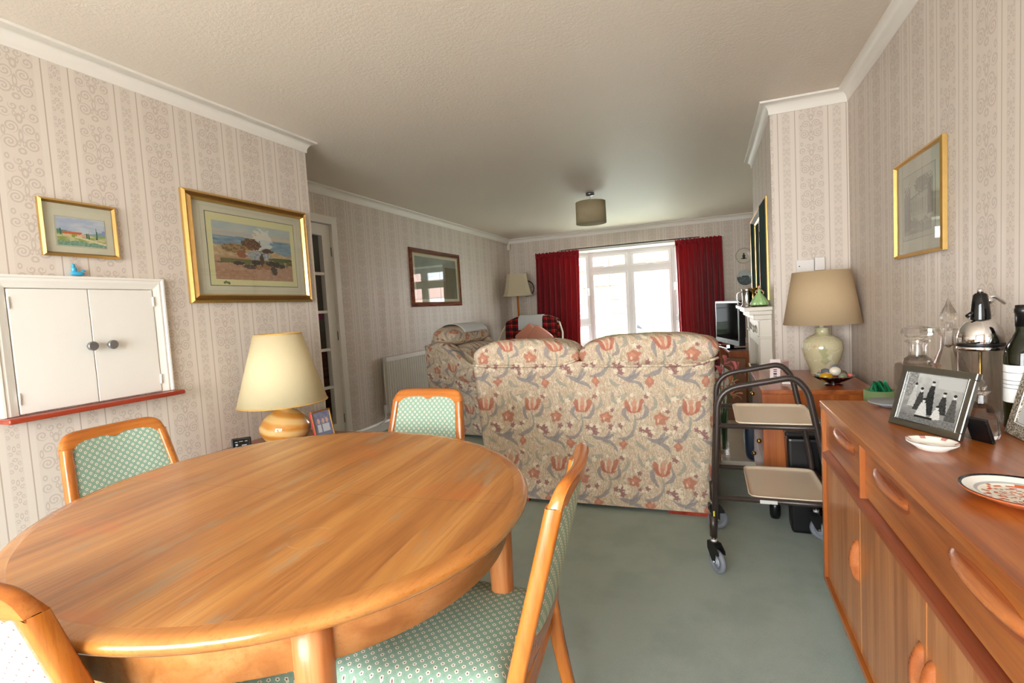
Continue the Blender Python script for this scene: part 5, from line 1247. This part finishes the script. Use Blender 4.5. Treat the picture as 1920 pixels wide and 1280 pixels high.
eggs = [('yellow polished stone egg in the red glass bowl', (196, 148, 20), -.038, -.030, .046, .030, .023), ('white stone egg on top of the red glass bowl', (232, 222, 206), .005, -.012, .072, .027, .023),
        ('blue-grey mottled stone at the back of the red bowl', (120, 130, 144), .012, .028, .080, .026, .020), ('green-grey marbled stone at the right of the red bowl', (130, 134, 112), .035, -.020, .046, .028, .020),
        ('grey green stone at the left rim of the red bowl', (126, 132, 122), -.062, .0, .052, .018, .016), ('small pink shell at the right rim of the red bowl', (216, 110, 96), .068, -.012, .052, .013, .011), ('slate blue stone lying behind the yellow egg', (96, 104, 122), -.030, .022, .062, .028, .020), ('pale peach stone at the left back of the bowl', (220, 160, 130), -.052, .03, .062, .012, .011), ('brown pebble behind the white stone egg', (110, 86, 70), .045, .018, .056, .018, .016)]
for i, (lab, c, dx, dy, dz, ra, rb_) in enumerate(eggs):
    plain('egg%d' % i, c, .15, vary=.35 if i in (2, 3, 6) else .08, scale=70); b = bmesh.new(); sellip(b, (0, 0, 0), (ra, rb_, rb_), 1, 1, 24, 14, mat=Matrix.Rotation(.4*i, 4, 'Z')); o = obj('stone_egg', b, 'egg%d' % i, loc=(.572+dx, 2.955+dy, BZ+dz), smooth=True); tag(o, lab, 'stone egg', 'stones in the red glass bowl')
r = thing('greeting_card', 'pink patterned card propped open at the left of the tan lamp', 'card', (.352, 3.02, BZ), .25)
painted('front_cover', (-.062, .012, .001), (.97, -.24, 0), (.10, .22, .97), .050, .128, 12, 26, lambda u, v: C(70, 60, 66) if (.3 < u < .7 and .12 < v < .75 and (v*11) % 1 < .5) else C(232, 214, 214), r, thick=.001)
painted('back_cover', (-.010, -.004, .001), (.80, .60, 0), (.12, .20, .97), .062, .122, 16, 26, lambda u, v: C(120, 96, 92) if ((u-.55)/.3)**2+((v-.55)/.16)**2 < 1 and fb(u*9, v*9, 1) > -.1 else (C(226, 206, 200) if u < .08 or v > .93 else C(190, 156, 148)), r, thick=.001)
b = bmesh.new(); bx(b, .0, .085, -.03, .0, .0005, .010, mat=Matrix.Rotation(-.5, 4, 'Z')); obj('folded_flap', b, 'paper_white', r)
r = thing('plant_pot', 'green tub with green ribbon bow between the chest and sideboard', 'pot', (.655, 2.52, 0))
b = bmesh.new(); lathe(b, [(0, .0), (.045, 0), (.05, .01), (.052, .655), (.058, .66), (.058, .722), (.054, .722), (.050, .66), (0, .655)], 32); obj('tub', b, 'green_card', r)
b = bmesh.new()
for k in range(7): a_ = k*.9; tube(b, [(0.0, 0, .715), (.022*math.cos(a_), .022*math.sin(a_), .738+.004*k), (.034*math.cos(a_+.4), .034*math.sin(a_+.4), .720), (.008*math.cos(a_), .008*math.sin(a_), .714)], [.004, .011, .009, .004], 6, flat=.5)
obj('ribbon_bow', b, 'leaf_green', r)
b = bmesh.new(); lathe(b, [(0, .700), (.054, .700), (.0, .712)], 24); obj('lining', b, 'paper_white', r)
# black bin
r = thing('waste_bin', 'tall black plastic bin standing in front of the teak chest', 'bin', (.395, 2.715, 0))
b = bmesh.new(); bx(b, -.075, .075, -.055, .06, 0, .47, bev=.018, seg=3)
for v in b.verts: f_ = .80+.20*v.co.z/.47; v.co.x *= f_; v.co.y *= f_
obj('bin_body', b, 'black_plastic', r); obj('lid', box(-.082, .082, -.062, .067, .47, .50, bev=.012), 'black_plastic', r)

# ------------------------------------------------------------------ trolley walker
r = thing('trolley_walker', 'brown tubular trolley walker with two beige trays and castors', 'trolley', (0, 0, 0)); YN, YFA = 2.222, 2.640
def side_path(y, dx=0):
    return smooth_path([(-.012+dx, y, .145), (.012+dx, y, .60), (.020+dx, y, .770), (.300+dx, y, .822), (.345+dx, y, .765), (.412+dx, y, .40), (.430+dx, y, .145)], [.05, .085, .06, .03, .05], 8)
for y in (YN, YFA):
    b = bmesh.new(); tube(b, side_path(y), .0125, 14); obj('side_frame', b, 'brown_enamel', r)
def tray(z, xa, xb):
    b = bmesh.new(); P = smooth_path([(-.0 if z > .5 else -.008, YN, z), (xb-.01, YN, z), (xb+.005, YN+.02, z), (xb+.005, YFA-.02, z), (xb-.01, YFA, z), (0 if z > .5 else -.008, YFA, z)], [.03, .03, .03, .03], 5); tube(b, P, .0105, 12); obj('shelf_rail', b, 'brown_enamel', r)
    b = bmesh.new(); nx, ny = 14, 12; g = []
    x0, x1, y0, y1 = xa, xb-.004, YN+.004, YFA-.004
    us = [0, .015, .04, .08]+[.08+.84*k/6 for k in range(1, 7)]+[.96, .985, 1]
    for v in us:
        row = []
        for u in us:
            e = min(u, 1-u, v, 1-v); h_ = .012*(1-min(1, e/.05))**1.5
            # rounded corners
            x = x0+(x1-x0)*u; y = y0+(y1-y0)*v; cxx = min(max(x, x0+.04), x1-.04); cyy = min(max(y, y0+.04), y1-.04); d_ = Vector((x-cxx, y-cyy))
            if abs(d_.x) > 1e-6 and abs(d_.y) > 1e-6: m_ = max(abs(d_.x), abs(d_.y)); d_ = d_.normalized()*m_
            row.append(b.verts.new((cxx+d_.x, cyy+d_.y, z+.001+h_)))
        g.append(row)
    for j in range(len(us)-1):
        for i in range(len(us)-1): f = b.faces.new((g[j][i], g[j][i+1], g[j+1][i+1], g[j+1][i])); f.smooth = True
    o = obj('tray', b, 'tray_beige', r); md = o.modifiers.new('t', 'SOLIDIFY'); md.thickness = .003
tray(.621, .085, .395); tray(.318, .125, .425)
obj('bar_label', box(.165, .228, YN-.0125, YN-.0095, .310, .324), 'label_silver', r)
obj('yellow_sticker', box(-.013, -.007, YN-.0135, YN-.0115, .215, .262), 'yellow_label', r)
for (x, y, rz_) in ((-.014, YN, -.95), (-.014, YFA, .2), (.432, YN, .4), (.432, YFA, -.55)):
    b = bmesh.new(); tube(b, [(x, y, .24), (x, y, .15)], .0155, 12); obj('leg_sleeve', b, 'brown_enamel', r)
    b = bmesh.new(); tube(b, [(x, y, .168), (x, y, .156)], .0145, 12); tube(b, [(x, y, .138), (x, y, .126)], .0125, 12); obj('collar', b, 'label_silver', r)
    b = bmesh.new(); tube(b, [(x, y, .16), (x, y, .10)], .0100, 12); obj('stem', b, 'brown_enamel', r)
    mt = Matrix.Translation((x, y, 0)) @ Matrix.Rotation(rz_, 4, 'Z')   # wheel rolls along local x, trails at +x
    b = bmesh.new(); prism(b, [(-.022, .126), (.022, .126), (.048, .100), (.050, .085), (.026, .085), (.026, .046), (.014, .042), (.006, .05), (-.022, .095)], .004, 'xz', -.018); prism(b, [(-.022, .126), (.022, .126), (.048, .100), (.050, .085), (.026, .085), (.026, .046), (.014, .042), (.006, .05), (-.022, .095)], .004, 'xz', .014); bx(b, -.022, .022, -.018, .018, .108, .128, bev=.004); bmesh.ops.transform(b, matrix=mt, verts=b.verts); fk = obj('castor_fork', b, 'black_plastic', r)
    b = bmesh.new(); lathe(b, [(.026, -.010), (.040, -.012), (.048, -.008), (.050, 0), (.048, .008), (.040, .012), (.026, .010)], 36, closed=True); bmesh.ops.transform(b, matrix=mt @ Matrix.Translation((.020, 0, .050)) @ Matrix.Rotation(PI/2, 4, 'X'), verts=b.verts); wh = obj('wheel', b, 'rubber_grey', r)
    b = bmesh.new(); lathe(b, [(0, -.012), (.008, -.014), (.010, -.007), (.027, -.006), (.027, .006), (.010, .007), (.008, .014), (0, .012)], 24); bmesh.ops.transform(b, matrix=mt @ Matrix.Translation((.020, 0, .050)) @ Matrix.Rotation(PI/2, 4, 'X'), verts=b.verts); obj('wheel_hub', b, 'hub_grey', wh)
    b = bmesh.new(); tube(b, [(0, -.021, 0), (0, .021, 0)], .005, 10); bmesh.ops.transform(b, matrix=mt @ Matrix.Translation((.020, 0, .050)), verts=b.verts); obj('axle_bolt', b, 'silver', wh)

# ------------------------------------------------------------------ fireplace
r = thing('fireplace', 'white painted fire surround on the chimney breast', 'fireplace', (XB, 4.24, 0)); W_ = .545
obj('mantel_shelf', boxes([(-.165, -.001, -W_-.055, W_+.055, 1.045, 1.070)], bev=.003), 'mantel_paint', r)
obj('cornice', boxes([(-.135, -.001, -W_-.035, W_+.035, 1.018, 1.045), (-.110, -.001, -W_-.015, W_+.015, .985, 1.018)], bev=.004), 'mantel_paint', r)
for s in (-1, 1):
    y = s*(W_-.065); o = obj('pilaster', boxes([(-.075, -.001, y-.065, y+.065, .0, .985)], bev=.003), 'mantel_paint', r)
    obj('pilaster_moulding', boxes([(-.083, -.001, y-.072, y+.072, .858, .872), (-.083, -.001, y-.072, y+.072, .0, .12), (-.080, -.074, y-.045, y+.045, .88, .97)], bev=.003), 'mantel_paint', o)
obj('frieze', boxes([(-.070, -.001, -W_+.13, W_-.13, .80, .985)], bev=.003), 'mantel_paint', r)
b = bmesh.new()
for s in (-1, 1):
    for k in range(3): tube(b, [(-.073, s*(.03+.10*k), .885), (-.078, s*(.07+.10*k), .91+.01*k), (-.074, s*(.11+.10*k), .885)], .006, 6)
lathe(b, [(0, 0), (.03, 0), (.02, .008), (0, .01)], 16); 
for v in b.verts:
    if abs(v.co.x) < .04 and v.co.z < .02: v.co = Vector((-.072-v.co.z, v.co.y, .895+v.co.x))
obj('swag_carving', b, 'mantel_paint', r)
obj('back_panel', box(-.03, -.001, -W_+.13, W_-.13, .0, .80), 'hearth_marble', r)
ff = obj('electric_fire', boxes([(-.10, -.03, -.24, .24, .05, .60)], bev=.01), 'fire_black', r); obj('fire_trim', boxes([(-.105, -.09, -.25, .25, .585, .605), (-.105, -.09, -.25, -.235, .05, .60), (-.105, -.09, .235, .25, .05, .60)]), 'brass', r)
obj('hearth_slab', box(-.40, -.001, -W_-.07, W_+.07, .0, .05, bev=.004), 'hearth_marble', r)
# mantel ornaments
MZ = 1.070
r = thing('silver_tankard', 'silver tankard with handle at the far side of the mantelpiece', 'tankard', (.250, 4.00, MZ)); b = bmesh.new(); lathe(b, [(0, 0), (.040, 0), (.040, .006), (.034, .014), (.032, .06), (.034, .115), (.038, .128), (.035, .128), (.030, .06), (.030, .012), (0, .010)], 32); obj('mug_body', b, 'silver', r)
b = bmesh.new(); tube(b, smooth_path([(-.032, 0, .105), (-.066, 0, .100), (-.066, 0, .04), (-.032, 0, .025)], .025), .005, 8); obj('handle', b, 'silver', r)
r = thing('brass_mug', 'brass mug standing beside the lady figurine on the mantelpiece', 'tankard', (.292, 4.06, MZ)); b = bmesh.new(); lathe(b, [(0, 0), (.036, 0), (.033, .01), (.028, .06), (.033, .125), (.037, .132), (.033, .13), (.026, .06), (.026, .012), (0, .010)], 28); obj('mug_body', b, 'brass', r)
b = bmesh.new(); tube(b, smooth_path([(.028, .01, .105), (.056, .02, .10), (.056, .02, .04), (.028, .01, .03)], .02), .004, 8); obj('handle', b, 'brass', r)
r = thing('lady_figurine', 'porcelain lady figurine in a flounced pale green dress on the mantelpiece', 'figurine', (.312, 3.80, MZ), .3)
b = bmesh.new(); lathe(b, [(0, 0), (.050, 0), (.052, .005), (.045, .010), (0, .010)], 32); obj('plinth', b, 'hair_dark', r)
b = bmesh.new(); lathe(b, [(0, .009), (.054, .009), (.058, .014), (.050, .035), (.036, .062), (.020, .083), (.011, .092), (.014, .104), (.017, .112), (.008, .118), (0, .118)], 48, fr=lambda th, z: 1+(.07*math.cos(12*th)+.04*math.cos(5*th+1))*max(0, min(1, (.085-z)/.05)), sy=.85); obj('dress', b, 'porcelain_green', r)
b = bmesh.new(); tube(b, [(0, 0, .112), (0, 0, .124)], .0045, 8); sellip(b, (0, -.001, .131), (.0085, .009, .0105), 1, 1, 16, 12)
for s in (-1, 1): tube(b, [(s*.015, 0, .110), (s*.027, -.006, .095), (s*.020, -.018, .083)], [.005, .004, .003], 8)
obj('skin', b, 'porcelain_peach', r)
b = bmesh.new(); sellip(b, (0, .003, .136), (.0095, .0095, .0095), 1, 1, 16, 10); sellip(b, (-.004, 0, .146), (.006, .005, .004), 1, 1, 10, 6); obj('hair', b, 'hair_dark', r)
# television and cabinet
rz_ = math.atan2(.6, -.20)-PI/2  # local: screen faces -x, width along y
r = thing('tv_cabinet', 'teak television cabinet with open shelf in the far alcove', 'cabinet', (.150, 4.985, 0), .08)
obj('top_board', box(0, .44, 0, .85, .630, .652, bev=.002), 'bureau_wood_y', r); obj('side_panel', box(0.0, .44, .0, .018, .02, .630), 'bureau_wood_z', r); obj('side_panel', box(0.0, .44, .832, .85, .02, .630), 'bureau_wood_z', r)
obj('shelf', box(.004, .43, .018, .832, .425, .445), 'bureau_wood_y', r); obj('back_board', box(.425, .44, .018, .832, .02, .63), 'black_plastic', r); dd = obj('drawer_front', box(.0, .018, .02, .83, .05, .423, bev=.002), 'bureau_wood_y', r)
r2 = thing('dvd_player', 'silver and black disc player on the television cabinet shelf', 'disc player', (.150, 4.985, 0), .08); obj('player_body', box(.03, .28, .12, .52, .446, .486, bev=.003), 'black_plastic', r2); obj('front_panel', box(.026, .031, .12, .52, .472, .482), 'label_silver', r2)
r2 = thing('video_recorder', 'black video box stacked on the silver and black disc player', 'video recorder', (.150, 4.985, 0), .08); obj('player_body', box(.04, .28, .16, .50, .487, .535, bev=.003), 'slate_dark', r2); obj('slot', box(.036, .041, .20, .42, .505, .515), 'black_gloss', r2)
r = thing('television', 'black flat screen television reflecting the window, on the cabinet', 'television', (.165, 5.33, .652), .26)
b = bmesh.new(); bx(b, -.02, .035, -.36, .36, .045, .455, bev=.006); bx(b, .03, .085, -.24, .24, .10, .40, bev=.02); obj('casing', b, 'black_plastic', r)
obj('screen', box(-.0215, -.0195, -.335, .335, .090, .435), 'screen_black', r)
obj('bezel_strip', box(-.0225, -.020, -.36, .36, .045, .078), 'dark_grey', r); b = bmesh.new()
for k in range(4): bx(b, -.0235, -.0222, -.022+k*.012, -.014+k*.012, .056, .067)
obj('maker_badge', b, 'label_silver', r)
b = bmesh.new(); bx(b, -.01, .03, -.05, .05, .01, .06); bx(b, -.07, .10, -.17, .17, 0, .014, bev=.005); obj('stand', b, 'black_gloss', r)
# vase of lilies on the hearth
r = thing('flower_vase', 'clear glass vase on the hearth beside the trolley', 'vase', (.060, 3.80, .05)); b = bmesh.new(); lathe(b, [(0, 0), (.040, 0), (.042, .006), (.034, .10), (.036, .30), (.046, .34), (.043, .34), (.033, .30), (.031, .10), (.034, .014), (0, .012)], 28); obj('vase_glass', b, 'clear_glass', r)
fl = [(-.01, -.03, .56, 'lily_pink'), (.05, -.04, .50, 'lily_orange'), (.02, .03, .62, 'lily_pink'), (-.04, .02, .46, 'lily_orange'), (.09, .0, .58, 'lily_pink'), (.06, -.05, .42, 'lily_orange')]
r = thing('lily_bunch', 'pink and orange artificial lilies standing in the glass vase', 'flowers', (.060, 3.80, .05))
for i, (x, y, z, m_) in enumerate(fl):
    b = bmesh.new(); tube(b, [(x*.15, y*.15, .03), (x*.4, y*.4, .30), (x, y, z)], .003, 6); st = obj('stem', b, 'stem_green', r)
    b = bmesh.new(); rot = Matrix.Translation((x, y, z)) @ Matrix.Rotation(.9+.3*i, 4, 'Z') @ Matrix.Rotation(1.0, 4, 'X')
    for k in range(6):
        a_ = k*PI/3; pts = [(0, 0, 0), (.022*math.cos(a_), .022*math.sin(a_), .028), (.050*math.cos(a_), .050*math.sin(a_), .040), (.072*math.cos(a_), .072*math.sin(a_), .030)]; tube(b, [rot @ Vector(p) for p in pts], [.003, .013, .014, .002], 6, flat=.25)
    obj('bloom', b, m_, st)
b = bmesh.new()
for k in range(5):
    a_ = k*1.3; tube(b, [(0, 0, .05), (.01*math.cos(a_), .01*math.sin(a_), .22), (.035*math.cos(a_), .035*math.sin(a_), .40)], [.003, .007, .001], 6, flat=.3)
obj('leaves', b, 'stem_green', r)
b = bmesh.new(); prism(b, [(-.0, 0), (.14, 0), (.14, .16), (.0, .20)], .10, 'yz', 0, bev=.01); o = obj('log_box', b, 'brown_box', loc=(.13, 4.86, 0)); bpy.data.objects.remove(o)
r = thing('wooden_panel', 'brown wooden box standing on the floor between television cabinet and hearth', 'box', (.10, 4.885, 0)); obj('box_body', box(-.02, .18, -.02, .06, 0, .60, bev=.004), 'brown_box', r)
r = thing('paper_fan', 'white patterned paper fan standing in front of the brown box', 'fan', (.085, 4.72, .05)); b = bmesh.new(); n = 14
vs = [b.verts.new((0, 0, .30))]+[b.verts.new((.10*math.cos(PI*k/n), .006*(k % 2), .30+.19*math.sin(PI*k/n))) for k in range(n+1)]
for k in range(n): b.faces.new((vs[0], vs[k+1], vs[k+2]))
o = obj('fan_leaf', b, 'paper_white', r); md = o.modifiers.new('t', 'SOLIDIFY'); md.thickness = .002
obj('fan_stand', box(-.03, .03, .0, .02, 0, .32), 'paper_white', r)
r = thing('shoulder_bag', 'navy bag with pale piping standing on the hearth beside the chest', 'bag', (.245, 3.72, .05)); b = bmesh.new(); sellip(b, (0, 0, .15), (.055, .09, .15), .5, .4, 28, 16); obj('bag_body', b, 'navy', r)
b = bmesh.new(); tube(b, [(-.045, .0, .05), (-.057, 0, .15), (-.045, 0, .25)], .004, 6); tube(b, [(-.02, -.09, .22), (-.05, -.05, .24), (-.056, .03, .20)], .004, 6); obj('piping', b, 'label_silver', r)

# ------------------------------------------------------------------ hall flowers glimpsed through the door
r = thing('hall_flowers', 'bunch of magenta flowers glimpsed through the glazed hall door', 'flowers', (-3.55, 3.75, 0))
obj('hall_stand', box(-.15, .15, -.2, .2, 0, .85, bev=.01), 'frame_mahogany', r)
b = bmesh.new(); lathe(b, [(0, .85), (.05, .85), (.06, .95), (.04, 1.02), (0, 1.02)], 20); obj('pot', b, 'white_china', r)
plain('magenta', (196, 60, 120), .5, vary=.3, scale=50); b = bmesh.new()
for k in range(14): sellip(b, (random.uniform(-.1, .1), random.uniform(-.12, .12), 1.12+random.uniform(-.08, .12)), (.035, .035, .03), 1, 1, 10, 6)
obj('blooms', b, 'magenta', r)
